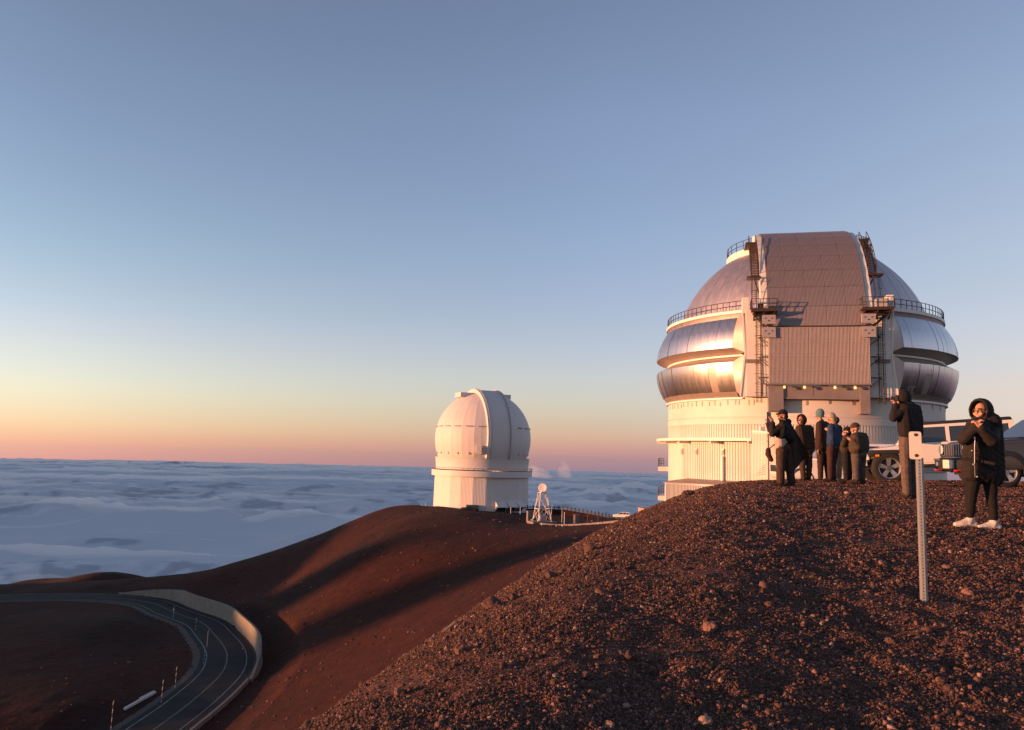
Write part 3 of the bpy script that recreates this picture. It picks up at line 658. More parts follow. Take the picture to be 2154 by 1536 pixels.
# portal under the shutter
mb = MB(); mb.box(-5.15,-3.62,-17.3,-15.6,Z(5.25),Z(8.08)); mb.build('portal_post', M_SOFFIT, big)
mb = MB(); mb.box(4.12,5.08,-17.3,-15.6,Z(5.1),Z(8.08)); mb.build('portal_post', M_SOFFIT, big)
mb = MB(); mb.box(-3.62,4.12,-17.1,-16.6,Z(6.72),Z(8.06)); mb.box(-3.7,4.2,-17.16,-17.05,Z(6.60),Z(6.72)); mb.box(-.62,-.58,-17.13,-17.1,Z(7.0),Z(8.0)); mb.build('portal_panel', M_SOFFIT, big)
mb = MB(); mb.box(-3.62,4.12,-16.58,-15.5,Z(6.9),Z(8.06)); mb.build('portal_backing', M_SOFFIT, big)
for x in (-3.55,-1.5,1.55,3.55):
    mb = MB(); mb.box(-.1,.1,-.16,.2,.1,.2)
    l_ = mb.build('lamp_bracket', M_LAMP, big, (x,-17.72,Z(7.82)))
    me = bpy.data.meshes.new('lamp_globe'); bm = bmesh.new(); bmesh.ops.create_icosphere(bm, subdivisions=2, radius=.15); bm.to_mesh(me); bm.free(); link('lamp_globe', me, M_LIT, l_, (0,-.1,-.02), True)
# hinge plates with three holes
def hinge(x, z, h):
    mb = MB(); mb.box(-.68,.68,-.16,.3,0,h); mb.box(-.72,.72,-.2,-.15,-.05,.06)
    o = mb.build('hinge_plate', M_HINGE, big, (x,-17.8,Z(z)))
    k = MB()
    for hx, hz in ((-.35,h*.62),(.35,h*.62),(0,h*.33)): k.box(hx-.1,hx+.1,-.168,-.14,hz-.06,hz+.06)
    k.build('hinge_slot', M_BLACK, o)
for s in (-1, 1):
    hinge(s*5.05-.05, 14.75, .95); hinge(s*5.05-.05, 13.25, 1.1)
    mb = MB(); mb.box(-.4,.4,-.1,.2,0,.12); mb.build('hinge_bar', M_RUSTST, big, (s*5.1,-17.8,Z(14.5)))
# platforms with railings at the shoulders of the shutter
for s in (-1, 1):
    xa, xb = (-6.9,-4.15) if s < 0 else (4.45,7.55)
    mb = MB(); mb.box(xa,xb,-17.7,-15.6,Z(16.25),Z(16.42)); mb.box(xa,xb,-17.74,-17.66,Z(16.15),Z(16.5))
    pf = mb.build('platform', M_RUSTST, big)
    rl = MB(); corners = [(xa,-15.8),(xa,-17.66),(xb,-17.66),(xb,-16.2)]
    for (x_,y_) in corners + [((2*xa+xb)/3,-17.66),((xa+2*xb)/3,-17.66),(xa,-16.8)]: rl.tube((x_,y_,Z(16.42)),(x_,y_,Z(17.6)),.04,5)
    for h in (.6,1.15): rl.path([(x_,y_,Z(16.42+h)) for x_,y_ in corners], .035, 5)
    rl.build('railing', M_DARKST, pf)
    br = MB()
    for x_ in (xa+.3, (xa+xb)/2, xb-.3):
        br.beam((x_,-17.6,Z(16.15)),(x_,-16.3,Z(15.3)),.14,.16); br.beam((x_,-17.6,Z(16.12)),(x_,-15.6,Z(16.12)),.12,.22)
    br.beam((xa+.2,-17.2,Z(16.05)),(xb-.2,-17.2,Z(16.05)),.12,.2); br.beam((xa+.2 if s<0 else xb-.2,-16.7,Z(16.1)),(s*5.15,-17.2,Z(14.1)),.22,.22)
    br.build('bracket', M_RUSTST, pf)
mb = MB(); mb.box(5.9,7.1,-17.4,-16.4,Z(16.42),Z(17.45)); mb.box(6.95,7.12,-17.42,-16.8,Z(16.5),Z(17.3)); mb.build('control_box', M_GREYP, big)
mb = MB(); mb.box(-6.2,-5.6,-17.3,-16.8,Z(16.42),Z(17.1)); mb.build('control_box', M_DARKST, big)
# ladders with cages down the front piers
for s in (-1, 1):
    x0 = s*6.1 if s < 0 else 6.35; y0 = -16.62
    lm = MB()
    for dx in (-.22,.22): lm.tube((x0+dx,y0-.1,Z(6.2)),(x0+dx,y0-.1,Z(16.1)),.04,5)
    for z in np.arange(6.4,16.1,.3): lm.tube((x0-.22,y0-.1,Z(z)),(x0+.22,y0-.1,Z(z)),.022,4)
    ld = lm.build('ladder', M_RUSTST, big)
    cg = MB()
    for z in np.arange(6.2,15.8,1.05): cg.path([(x0+.42*math.cos(t), y0-.1-.65*abs(math.sin(t)), Z(z)) for t in np.linspace(0,math.pi,7)], .03, 4)
    for t in (.6,1.25,1.9,2.5): cg.tube((x0+.42*math.cos(t), y0-.1-.65*math.sin(t), Z(6.2)),(x0+.42*math.cos(t), y0-.1-.65*math.sin(t), Z(15.7)),.022,4)
    cg.build('ladder_cage', M_DARKST, ld)
    for z in (13.4,11.2,8.95):
        bk = MB(); bk.beam((x0,y0-.15,Z(z)),(s*5.1,-17.2,Z(z)),.09,.10); bk.beam((x0+.0,y0-.1,Z(z-.05)),(s*5.15,-17.0,Z(z-1.0)),.07,.07)
        bk.build('ladder_bracket', M_DARKST, ld)
# stairs climbing the dome beside the arch, landing and caps at the top
for s in (-1, 1):
    st = MB(); ts = np.linspace(.54, 1.0, 26); xi, xo = s*5.85, s*6.65
    pts = [(-(16.3)*math.cos(t), Z(12.4+16.3*math.sin(t))) for t in ts]
    for (y_, z_) in pts: st.box(min(xi,xo),max(xi,xo),y_-.16,y_+.16,z_-.03,z_+.03)
    for x_ in (xi, xo): st.path([(x_, y_, z_) for y_, z_ in pts], .11, 4)
    st_ = st.build('stair', M_RUSTST, big)
    for x_ in (xi, xo):
        rl = MB(); top = [(x_, y_-.35, z_+.95) for y_, z_ in pts]; rl.path(top, .045, 5); rl.path([(x_, y_-.18, z_+.5) for y_, z_ in pts], .035, 5)
        for k in range(0, 26, 5): rl.tube((x_, pts[k][0], pts[k][1]), top[k], .04, 5)
        rl.build('stair_railing', M_DARKST, st_)
    y_, z_ = pts[0]; ln = MB(); ln.box(min(s*5.7,s*7.2),max(s*5.7,s*7.2),y_-1.0,y_+.6,z_-.22,z_-.04); ln.beam((s*6.4,y_-.5,z_-.2),(s*5.8,y_+.9,z_-1.6),.1,.1); ln.build('stair_landing', M_RUSTST, big)
    lm = MB(); zz0 = z_-.2; yb, zb = y_-.4, Z(17.6)
    for dx in (-.25,.25): lm.tube((s*6.4+dx,y_-.9,zz0),(s*6.5+dx,-16.0,zb-.9),.04,5)
    for f in np.linspace(0,1,16): lm.tube((s*6.4-.25+s*.1*f,y_-.9+(-16.0-(y_-.9))*f,zz0+(zb-.9-zz0)*f),(s*6.4+.25+s*.1*f,y_-.9+(-16.0-(y_-.9))*f,zz0+(zb-.9-zz0)*f),.022,4)
    for f in (.1,.45,.8): lm.path([(s*6.4+.45*math.cos(t),y_-.9+(-16.0-(y_-.9))*f-.7*math.sin(t),zz0+(zb-.9-zz0)*f) for t in np.linspace(0,math.pi,7)],.03,4)
    for t in (.5,1.57,2.6): lm.tube((s*6.4+.45*math.cos(t),y_-.9-.7*math.sin(t),zz0),(s*6.4+.45*math.cos(t),y_-.9+(-16-(y_-.9))*.8-.7*math.sin(t),zz0+(zb-.9-zz0)*.8),.025,4)
    lm.build('ladder', M_DARKST, big)
    # curved service deck near the crown
    a0, a1 = sorted((s*44, s*118))
    MB().lathe([(6.5,Z(26.3)),(8.95,Z(26.3)),(8.95,Z(25.45)),(8.6,Z(24.9))], a0, a1, 26, cap=True).build('crown_deck', M_WALLP, big, auto=30)
    MB().lathe([(9.0,Z(25.1)),(9.1,Z(24.6)),(9.6,Z(24.45))], a0, a1, 26).build('crown_deck_skirt', M_SOFFIT, big, auto=30)
    rl = MB(); aa = np.linspace(a0, a1, 9)
    for a in aa: rl.tube((8.85*math.sin(R_(a)),-8.85*math.cos(R_(a)),Z(26.3)),(8.85*math.sin(R_(a)),-8.85*math.cos(R_(a)),Z(27.5)),.045,5)
    for h in (.6,1.2): rl.path([(8.85*math.sin(R_(a)),-8.85*math.cos(R_(a)),Z(26.3+h)) for a in np.linspace(a0,a1,17)],.04,5)
    rl.build('crown_railing', M_DARKST, big)
    # link deck between stair top and crown deck
    yt, zt = pts[-1]; mb = MB(); mb.box(min(s*5.8,s*7.0),max(s*5.8,s*7.0),yt-.3,-5.2,Z(26.1),Z(26.28)); mb.build('stair_landing', M_RUSTST, big)

# white annex standing before the drum
ax = thing('annex_building', 'small white metal-sided annex with a sloping roof at the foot of the big observatory', 'annex', (0,0,0))
q0 = P(1582,908,80); q1 = P(1613,911,78); 
mb = MB(); zb = -8.5
A = np.array([24.50,80.0]); B = np.array([25.45,78.2]); Bk = B+np.array([1.2,4.6]); Ak = A+np.array([1.4,4.6])
top = [2.78,2.62,2.1,2.2]; base = [A,B,Bk,Ak]
v = [(p_[0],p_[1],zb) for p_ in base]+[(p_[0],p_[1],h) for p_, h in zip(base, top)]
mb.add(v, [(0,1,5,4),(1,2,6,5),(2,3,7,6),(3,0,4,7)]); mb.build('annex_wall', M_WHITE, ax)
mb = MB(); c_ = sum(base)/4; o_ = [c_+(p_-c_)*1.03 for p_ in base]
mb.add([(p_[0],p_[1],h+.0) for p_, h in zip(o_, top)]+[(p_[0],p_[1],h+.14) for p_, h in zip(o_, top)], [(0,1,5,4),(1,2,6,5),(2,3,7,6),(3,0,4,7),(4,5,6,7),(0,3,2,1)]); mb.build('annex_roof', M_TRIM, ax)
mb = MB(); d_ = (B-A)/np.linalg.norm(B-A); n_ = np.array([-d_[1],d_[0]])*-1
if n_ @ (-A) < 0: n_ = -n_
for k in range(10):
    p_ = A + d_*(.15+.2*k)+n_*.02
    if .2*k+.15 < np.linalg.norm(B-A): mb.beam((p_[0],p_[1],zb),(p_[0],p_[1],2.55),.03,.03,(n_[0],n_[1],0))
mb.build('annex_batten', M_WHITE, ax)
# faded red emblem of slanting strokes
M_FADE = mat('faded_red_paint', (.45,.20,.17), .7); mb = MB()
for k in range(5):
    zz = -.55-.22*k; l_ = .45+.2*k; p0 = B-d_*(.25+l_)+n_*.045; p1 = B-d_*.25+n_*.045
    mb.add([(p0[0],p0[1],zz-.16),(p1[0],p1[1],zz),(p1[0],p1[1],zz+.07),(p0[0],p0[1],zz-.12)], [(0,1,2,3)])
mb.build('painted_emblem', M_FADE, ax)
mb = MB(); mb.box(-.25,.25,-.2,.2,0,.55); mb.tube((0,0,.5),(0.1,0,1.1),.04,5); mb.build('roof_vent', M_TRIM, ax, (25.6,80.2,2.75))
mb = MB(); mb.box(-.06,.06,-.06,.06,-6,2.55); o = mb.build('corner_post', M_SOFFIT, ax, (B[0]+.1,B[1]-.05,0))

# ------------------------------------------------------------------ the white observatory on the far ridge (local: -Y is its slot, z from its ground)
M_FWHITE = mat('far_white_paint', (.60,.55,.53), .55, 0, .3, var=(.12, (.55,.50,.485), 4))
M_FGREY = mat('far_grey_paint', (.30,.30,.315), .6, 0, .3)
far = thing('observatory', 'white observatory dome with a raised slot band standing on the ridge beyond the road', 'observatory', (-9,265,-18.7), R_(22))
NF = 24
mb = MB(); rows = {}
def poly_ring(R, z, n=NF, sub=10, rib=.0):
    out = []
    for i in range(n):
        a, b = R_(360*i/n), R_(360*(i+1)/n)
        for k in range(sub):
            f = k/sub; x = R*(math.sin(a)*(1-f)+math.sin(b)*f); y = -R*(math.cos(a)*(1-f)+math.cos(b)*f)
            q = 1+(rib/R if k % 2 else 0); out.append((x*q, y*q, z))
    return out
mb.grid([poly_ring(15.75, 0, sub=18, rib=.035), poly_ring(15.6, 10.9, sub=18, rib=.035)], closed=True); mb.build('drum_wall', M_FWHITE, far)
mb = MB(); mb.grid([poly_ring(15.4, 13.2), poly_ring(15.4, 16.6)], closed=True)
mb.build('drum_collar', M_FWHITE, far)
mb = MB(); mb.lathe([(15.3,10.75),(16.7,10.75),(16.7,12.6),(16.6,12.6),(16.6,11.1),(15.3,11.1)], 0, 360, 72); mb.build('walkway', M_FWHITE, far, auto=30)
mb = MB(); mb.lathe([(15.35,12.9),(15.35,13.3),(15.6,16.4),(15.75,16.7)], 0, 360, 72); mb.build('dome_skirt', M_FWHITE, far, auto=30)
mb = MB()
for i in range(0, 72, 1):
    a = R_(5*i); mb.tube((16.65*math.sin(a),-16.65*math.cos(a),12.6),(16.65*math.sin(a),-16.65*math.cos(a),13.5),.05,4)
mb.path([(16.65*math.sin(R_(5*i)),-16.65*math.cos(R_(5*i)),13.5) for i in range(73)],.06,4); kind(mb.build('walkway_railing', M_FGREY, far), 'stuff')
ZS, RS = 22.9, 16.0
gor = 24; tt = np.linspace(-.42, 1.50, 30)
for g in range(gor):      # the dome's gores, each a panel of its own
    a0, a1 = 360*g/gor+.06, 360*(g+1)/gor-.06; pr = [(RS*math.cos(t), ZS+RS*math.sin(t)) for t in tt]
    rws = []
    for f in (0, .5, 1):
        a = R_(a0+(a1-a0)*f); q = 1.0 if f in (0, 1) else .9965
        rws.append([(r*math.sin(a)*q, -r*math.cos(a)*q, z) for r, z in pr])
    MB().grid(rws).build('dome_gore', M_FWHITE, far, smooth=False)
mb = MB()
mb.lathe([((RS-.12)*math.cos(t), ZS+(RS-.12)*math.sin(t)) for t in tt], 0, 360, 48); mb.build('dome_inner_skin', M_FGREY, far, smooth=True)
# slot band: two raised ribs, closed slot between
def band(x0, x1, ra, rb, name, m, t0=-.40, t1=1.95):
    mb = MB(); ts = np.linspace(t0, t1, 50)
    def ln(x, r): return [(x, -r*math.cos(t)*math.sqrt(max(.0,1-(x/RS)**2*.6)), ZS+r*math.sin(t)*math.sqrt(1-(x/RS)**2*.6)) for t in ts]
    A_, B_, C_, D_ = ln(x0, ra), ln(x0, rb), ln(x1, rb), ln(x1, ra)
    mb.grid([A_, B_, C_, D_]); mb.add([A_[0],B_[0],C_[0],D_[0]], [(0,1,2,3)]); mb.add([A_[-1],B_[-1],C_[-1],D_[-1]], [(0,1,2,3)])
    return mb.build(name, m, far, auto=40)
band(-4.3, -3.4, 15.6, 16.95, 'slot_rib', M_FWHITE); band(3.4, 4.1, 15.6, 16.85, 'slot_rib', M_FWHITE)
band(-3.4, 3.4, 15.6, 16.55, 'slot_shutter', M_FWHITE)
band(-3.55, -3.35, 16.9, 17.05, 'slot_edge', M_FGREY); band(3.3, 3.5, 16.75, 17.0, 'slot_edge', M_FGREY)
# crown boxes, hoods, ports, side cabin
for x in (-7.4, 6.4):
    mb = MB(); mb.box(x-2.0,x+2.0,-3.0,3.0,0,1.5); mb.build('crown_box', M_FWHITE, far, (0,0,ZS+13.6))
for a in list(range(-172, -20, 15))+list(range(30, 180, 15)):
    mb = MB(); mb.add([(-1.1,0,0),(1.1,0,0),(1.1,-.5,-.28),(-1.1,-.5,-.28),(-1.1,0,-.3),(1.1,0,-.3)], [(0,1,2,3),(0,3,4),(1,5,2),(3,2,5,4)])
    o = mb.build('vent_hood', M_FGREY, far, ((RS*math.cos(.25)+.0)*math.sin(R_(a)), -(RS*math.cos(.25))*math.cos(R_(a)), ZS+RS*math.sin(.25))); o.rotation_euler = (0,0,R_(a))
    mb = MB(); mb.tube((0,.2,0),(0,-.14,0),.42,10); mb.tube((0,-.13,0),(0,-.16,0),.26,10,mi=1)
    o = mb.build('round_port', [M_FWHITE, M_FGREY], far, (RS*math.cos(-.30)*math.sin(R_(a)), -RS*math.cos(-.30)*math.cos(R_(a)), ZS-RS*math.sin(.30))); o.rotation_euler = (0,0,R_(a))
mb = MB(); mb.box(-.8,.8,-1.2,.6,0,2.4); mb.box(-1.2,1.2,-1.6,.2,-.15,0)
o = mb.build('side_cabin', M_FWHITE, far, (15.9*math.sin(R_(-24)),-15.9*math.cos(R_(-24)),ZS-4.7)); o.rotation_euler = (0,0,R_(-24))
# doorway bay and sloping hoods at the foot
mb = MB(); mb.box(-1.9,1.9,-.3,.3,0,2.1); mb.box(-1.95,-1.7,-.4,.3,0,2.1,mi=1); mb.box(-.3,.0,-.4,.3,0,2.1,mi=1); mb.box(.9,1.15,-.4,.3,0,2.1,mi=1)
o = mb.build('loading_bay', [M_BLACK, M_FGREY], far, (15.7*math.sin(R_(-30)),-15.7*math.cos(R_(-30)),0)); o.rotation_euler = (0,0,R_(-30))
for i, a in enumerate((3, 16.5, 30)):
    mb = MB(); w_ = 1.75
    mb.add([(-w_,.3,3.4),(w_,.3,3.4),(w_,-2.2,1.5),(-w_,-2.2,1.5),(-w_,.3,.2),(w_,.3,.2),(-w_,-2.2,1.35),(w_,-2.2,1.35)], [(0,1,2,3),(0,3,6,4),(1,5,7,2),(3,2,7,6)])
    o = mb.build('intake_hood', M_FWHITE, far, (15.6*math.sin(R_(a)),-15.6*math.cos(R_(a)),.2)); o.rotation_euler = (0,0,R_(a))
    mb = MB(); mb.box(-w_+.1,w_-.1,-.15,.1,0,1.9); o2 = mb.build('hood_opening', M_BLACK, far, (15.75*math.sin(R_(a)),-15.75*math.cos(R_(a)),0)); o2.rotation_euler = (0,0,R_(a))
mb = MB(); mb.lathe([(15.8,-1.2),(16.5,-1.2),(16.5,.12),(15.8,.12)], 0, 360, 48); mb.build('plinth', M_FWHITE, far, auto=30)

# ------------------------------------------------------------------ road round the bowl
M_ROAD = mat('asphalt', (.034,.031,.030), .95, 0, .08, var=(.35, (.046,.044,.043), 7), bump=(9, .3, .02))
M_LINE = mat('road_paint', (.24,.24,.235), .8, var=(1.2, (.08,.08,.08), 6))
M_YLINE = mat('faded_yellow_paint', (.16,.13,.09), .8, var=(2.5, (.07,.062,.05), 5))
def strip(name, off0, off1, dz0, dz1, m, i0=0, i1=None, closed_h=0.0, wob=0):
    S = slice(i0, i1); p = RD[S]; n = RN[S]; rows = []
    prof = [(off0, dz0), (off1, dz1)] if closed_h == 0 else [(off0, dz0), (off0, dz0+closed_h), (off1, dz1+closed_h), (off1, dz1)]
    for j, (q, k) in enumerate(zip(p, n)): rows.append([(q[0]+k[0]*o, q[1]+k[1]*o, q[2]+z) for o, z in prof])
    return MB().grid(rows).build(name, m)
kind(strip('road', -4.4, 4.4, .0, .0, M_ROAD))
kind(strip('road_shoulder', -5.6, -4.35, -.10, -.004, mat('gravel_shoulder', (.045,.036,.032), .95, var=(3, (.06,.047,.04), 6), bump=(8,.6,.05))))
kind(strip('edge_line', -3.45, -3.28, .005, .005, M_LINE)); kind(strip('edge_line', 3.12, 3.27, .005, .005, M_LINE)); kind(strip('centre_line', -.13, .10, .005, .005, M_YLINE))
kind(strip('verge', 4.35, 4.95, -.004, .05, mat('dark_verge', (.02,.017,.016), .95, var=(2, (.03,.024,.02), 6))))
# retaining wall along the outer side: cast in bays
_px = np.array([(_q@_r)/(_q@_f)*F_PX+1077 for _q in RD]); _py = np.array([768-F_PX*(_q@_u)/(_q@_f) for _q in RD])
i_near = int(np.argmin(np.abs(RD[:,1]-126)+1e3*(np.arange(len(RD)) > len(RD)*.6))); i_far = int(np.argmin(np.abs(_px-222)+1e3*(_py > 1300)))
M_CONC = mat('weathered_concrete', (.22,.19,.155), .85, 0, .2, var=(.7, (.17,.145,.12), 7), bump=(6,.2,.03))
wall = thing('retaining_wall', 'long curved concrete retaining wall along the outer side of the road bend', 'wall', tuple(RD[(i_near+i_far)//2]))
W0 = Vector(wall.location)
def wall_h(f): return 3.0*min(1, (f/.14)**.8)*min(1, ((1-f)/.22)**.7)
BAY = 5; idx = list(range(i_near, i_far, BAY))
for i in idx:
    rows = []
    for j in range(i, min(i+BAY, i_far)+1):
        f = (j-i_near)/(i_far-i_near); h = max(.35, wall_h(f)); q = RD[j]; n = RN[j]; e = .02 if j == i else (-.02 if j == i+BAY else 0)
        t = RT[j]*e
        rows.append([(q[0]+n[0]*o+t[0]-W0.x, q[1]+n[1]*o+t[1]-W0.y, q[2]+z-W0.z) for o, z in ((4.75,-.6),(5.1,h),(5.5,h),(5.9,-.8))])
    mb = MB().grid(rows); mb.add(rows[0], [(0,1,2,3)]); mb.add(rows[-1], [(0,1,2,3)])
    mb.build('wall_bay', M_CONC, wall)
# low kerb barrier going on from the wall towards us
kb = thing('kerb_barrier', 'low pale concrete kerb barrier running from the wall end down beside the road', 'barrier', tuple(RD[i_near//2]))
K0 = Vector(kb.location)
for i in range(0, i_near, 6):
    rows = []
    for j in range(i, min(i+6, i_near)+1):
        q = RD[j]; n = RN[j]; e = .03 if j == i else (-.03 if j == i+6 else 0); t = RT[j]*e
        rows.append([(q[0]+n[0]*o+t[0]-K0.x, q[1]+n[1]*o+t[1]-K0.y, q[2]+z-K0.z) for o, z in ((4.75,-.3),(4.8,.42),(5.15,.42),(5.3,-.4))])
    mb = MB().grid(rows); mb.add(rows[0], [(0,1,2,3)]); mb.add(rows[-1], [(0,1,2,3)]); mb.build('kerb_block', M_CONC, kb)

def gz(x, y): return float(H(np.array([x]), np.array([y]))[0])
def place(px, py, dmin=2.0, dmax=330.0):
    """where the sight line through a point of the picture meets the ground"""
    d = ray(px, py); t = np.geomspace(dmin, dmax, 5000); q = d[None]*t[:,None]; k = np.nonzero(q[:,2] < H(q[:,0], q[:,1]))[0]
    if len(k) == 0: return None
    p = q[k[0]]; return np.array([p[0], p[1], gz(p[0], p[1])])
# snow poles: slender striped stakes round the inside of the bend
M_WST = mat('pole_white', (.55,.54,.52), .6); M_DST = mat('pole_dark', (.06,.05,.05), .6)
spots = [(364,1300,'slender white snow pole on the inner verge beyond the bend, with a marker plate'),(411,1326,'thin grey snow pole by the second marker on the inner verge'),(435,1362,'white snow pole on the inner verge at the tightest part of the bend'),
         (428,1397,'dark thin snow pole just below the tightest part of the bend'),(368,1448,'white and grey striped snow pole on the slope inside the bend'),(339,1480,'thin dark snow pole between the striped pole and the fallen beam'),(233,1536,'tall striped snow pole nearest the bottom edge, inside the road')]
for k, (px, py, lab) in enumerate(spots):
    p = place(px, py, 20)
    if p is None: continue
    hgt = (2.6, 2.4, 3.0, 2.2, 3.1, 3.2, 3.6)[k]
    t = thing('snow_pole', lab, 'pole', tuple(p), 0, 'snow poles along the road')
    n = 7
    for j in range(n):
        MB().tube((0,0,hgt*j/n-.3*(j==0)),(0.02*j,0,hgt*(j+1)/n-.01),.032,6).build('pole_section', M_WST if (j % 2 == 0 or k in (0, 2)) else M_DST, t)
    if k == 0: mb = MB(); mb.box(-.15,.15,-.02,.02,hgt*.6,hgt*.75); mb.build('marker_plate', M_WST, t)
# a fallen beam with a broken second rail on the bowl floor
pa, pb = place(262,1494,20), place(326,1460,20)
bt = thing('fallen_beam', 'pale fallen beam and thinner broken rail lying on the dark bowl floor', 'beam', tuple(pa))
d_ = Vector(pb-pa); MB().beam((0,0,.15), d_+Vector((0,0,.25)), .35, .3).build('beam', M_WST, bt)
MB().beam(d_*.35+Vector((-.3,1.6,.3)), d_*.97+Vector((-.2,.3,.4)), .12, .12).build('rail', M_WST, bt); MB().beam(d_*.35+Vector((-.3,1.6,.3)), d_*.33+Vector((-.2,.2,.1)), .10, .10).build('rail', M_DST, bt)

# ------------------------------------------------------------------ things on the far plateau
M_STR = mat('structure_white', (.55,.50,.48), .5); M_CONCP = mat('pale_concrete', (.17,.135,.12), .8)
# lattice antenna tower
tb = P(1140, 1096, 200); tb[2] = tb[2]
tw = thing('antenna_tower', 'small white lattice tower carrying a round dish antenna, right of the far dome', 'tower', tuple(tb), R_(20))
b0, b1, hh = 1.9, .85, 7.0
cor = [(-1,-1),(1,-1),(1,1),(-1,1)]
def tp(c, f): r = b0+(b1-b0)*f; return (c[0]*r, c[1]*r, hh*f)
for c in cor: MB().beam((c[0]*b0,c[1]*b0,-1), tp(c,1), .16, .16).build('leg', M_STR, tw)
for lvl in (.43, 1.0):
    for a, b in zip(cor, cor[1:]+cor[:1]): MB().beam(tp(a,lvl), tp(b,lvl), .15, .15).build('girt', M_STR, tw)
for f0, f1 in ((0,.43),(.43,1)):
    for a, b in zip(cor, cor[1:]+cor[:1]):
        MB().beam(tp(a,f0), tp(b,f1), .11, .11).build('brace', M_STR, tw); MB().beam(tp(b,f0), tp(a,f1), .11, .11).build('brace', M_STR, tw)
mb = MB(); mb.lathe([(0.0,-.25),(.5,-.2),(.95,-.02),(1.12,.2),(1.05,.22),(.6,.05),(0,.02)], 0, 360, 20)
ds = mb.build('dish', M_STR, tw, (0,0,hh+1.15), auto=50); ds.rotation_euler = (R_(80),0,R_(-40))
MB().tube((0,0,hh),(0,0,hh+1.0),.2,8).build('mast', M_STR, tw); mb = MB(); mb.box(-.5,.5,-.5,.5,hh,hh+.3); mb.build('dish_mount', M_STR, tw)
MB().beam((1.0,-1.0,3.6),(2.9,-1.4,3.5),.12,.12).build('side_arm', M_STR, tw); mb = MB(); mb.box(-.8,.8,-.7,.7,0,1.6); mb.build('equipment_box', M_FGREY, tw, (.1,.2,.1))
mb = MB(); mb.box(-3.2,3.0,-2.2,2.2,-1.2,-.05); mb.build('footing', M_CONCP, tw)
# sunlit pipe-like kerb along the plateau edge with small marker posts below
kp = [(1116,1093,203),(1132,1100,198),(1165,1104,194),(1205,1104,188),(1250,1101,182),(1300,1096,176),(1345,1091,170),(1365,1089,167)]
ek = thing('edge_kerb', 'long sunlit concrete kerb along the edge of the far parking area', 'kerb', tuple(P(*kp[3])))
E0 = Vector(ek.location); KP = resample([P(*a) for a in kp], .5)
for i in range(0, len(KP)-8, 8):
    mb = MB(); rows = []
    for j in range(i, i+9):
        q = KP[j]; e = .04 if j == i else (-.04 if j == i+8 else 0)
        rows.append([(q[0]-E0.x+e, q[1]+dy-E0.y, q[2]+dz-E0.z) for dy, dz in ((-.35,-1.6),(-.3,.14),(.3,.18),(.35,-1.6))])
    mb.grid(rows); mb.add(rows[0], [(0,1,2,3)]); mb.add(rows[-1], [(0,1,2,3)]); mb.build('kerb_block', M_CONCP, ek)
for k, (px, py) in enumerate([(1140,1104),(1157,1107),(1170,1108),(1183,1107),(1240,1105),(1259,1103)]):
    q = P(px, py, 193-3*k); m_ = MB(); m_.tube((0,0,-1.6),(0,0,0),.07,6); m_.tube((0,0,-.02),(0,0,.28),.16,8)
    o = m_.build('marker_post', M_WST, None, tuple(q))
    tag(o, ('leftmost of the short white-topped marker posts under the far kerb','second from the left of the short white-topped marker posts under the kerb','third from the left of the white-topped marker posts under the far kerb','fourth from the left of the short white-topped posts under the kerb','second from the right of the white-topped marker posts under the kerb','rightmost of the short white-topped marker posts under the far kerb')[k], 'post', 'marker posts below the far kerb')
# dark bank with a guard rail on its skyline
bk = [(1098,1067,262),(1150,1067,258),(1190,1070,252),(1220,1075,246),(1250,1080,240),(1275,1085,234),(1292,1089,229),(1305,1093,226)]
BK = resample([P(*a) for a in bk], 1.0)
rows = [[(q[0]-.5, q[1]-16, q[2]-6.5), (q[0], q[1]-4, q[2]-2.6), (q[0], q[1]-1, q[2]-.55), (q[0]+.2, q[1]+.6, q[2]-.5), (q[0]+1, q[1]+14, q[2]-8)] for q in BK]
kind(MB().grid(rows).build('earth_bank', M_FAR, smooth=True))
gr = thing('guard_rail', 'dark guard rail on closely set posts along the skyline beside the far dome', 'guard rail', tuple(BK[len(BK)//2])); G0 = Vector(gr.location)
for q in BK[::2]:
    mb = MB(); mb.box(-.12,.12,-.1,.1,-1.2,.42); mb.box(-.22,.22,-.14,.14,.42,.62); mb.build('post', M_DARKST, gr, (q[0]-G0.x, q[1]-G0.y, q[2]-G0.z))
MB().grid([[(q[0]-G0.x, q[1]-.16-G0.y, q[2]+z-G0.z) for z in (-.15,.2)] for q in BK]).build('rail', M_DARKST, gr)
# cabinets and poles
def cabinet(px, py, dep, w_, d2, h, lab, m):
    q = P(px, py, dep); mb = MB(); mb.box(-w_/2,w_/2,-d2/2,d2/2,-1,h)
    t = thing('utility_cabinet', lab, 'cabinet', tuple(q), R_(15)); mb.build('cabinet_body', m, t)
    mb = MB(); mb.box(-w_/2-.08,w_/2+.08,-d2/2-.08,d2/2+.08,h,h+.1); mb.build('cabinet_lid', m, t); mb = MB(); mb.box(-w_/2+.1,w_/2-.1,-d2/2-.03,-d2/2+.01,.15,h-.15); mb.build('cabinet_door', m, t)
cabinet(1115,1092,206,1.6,1.4,2.0,'small tan utility cabinet beside the foot of the lattice tower',M_CONCP)
cabinet(1212,1096,200,1.1,1.3,1.5,'low pale utility cabinet standing alone on the dark bank',M_CONCP)
cabinet(1362,1091,166,2.4,4.0,2.0,'orange-lit block half hidden behind the near crest, below the silver observatory',mat('tan_block', (.42,.24,.15), .7))
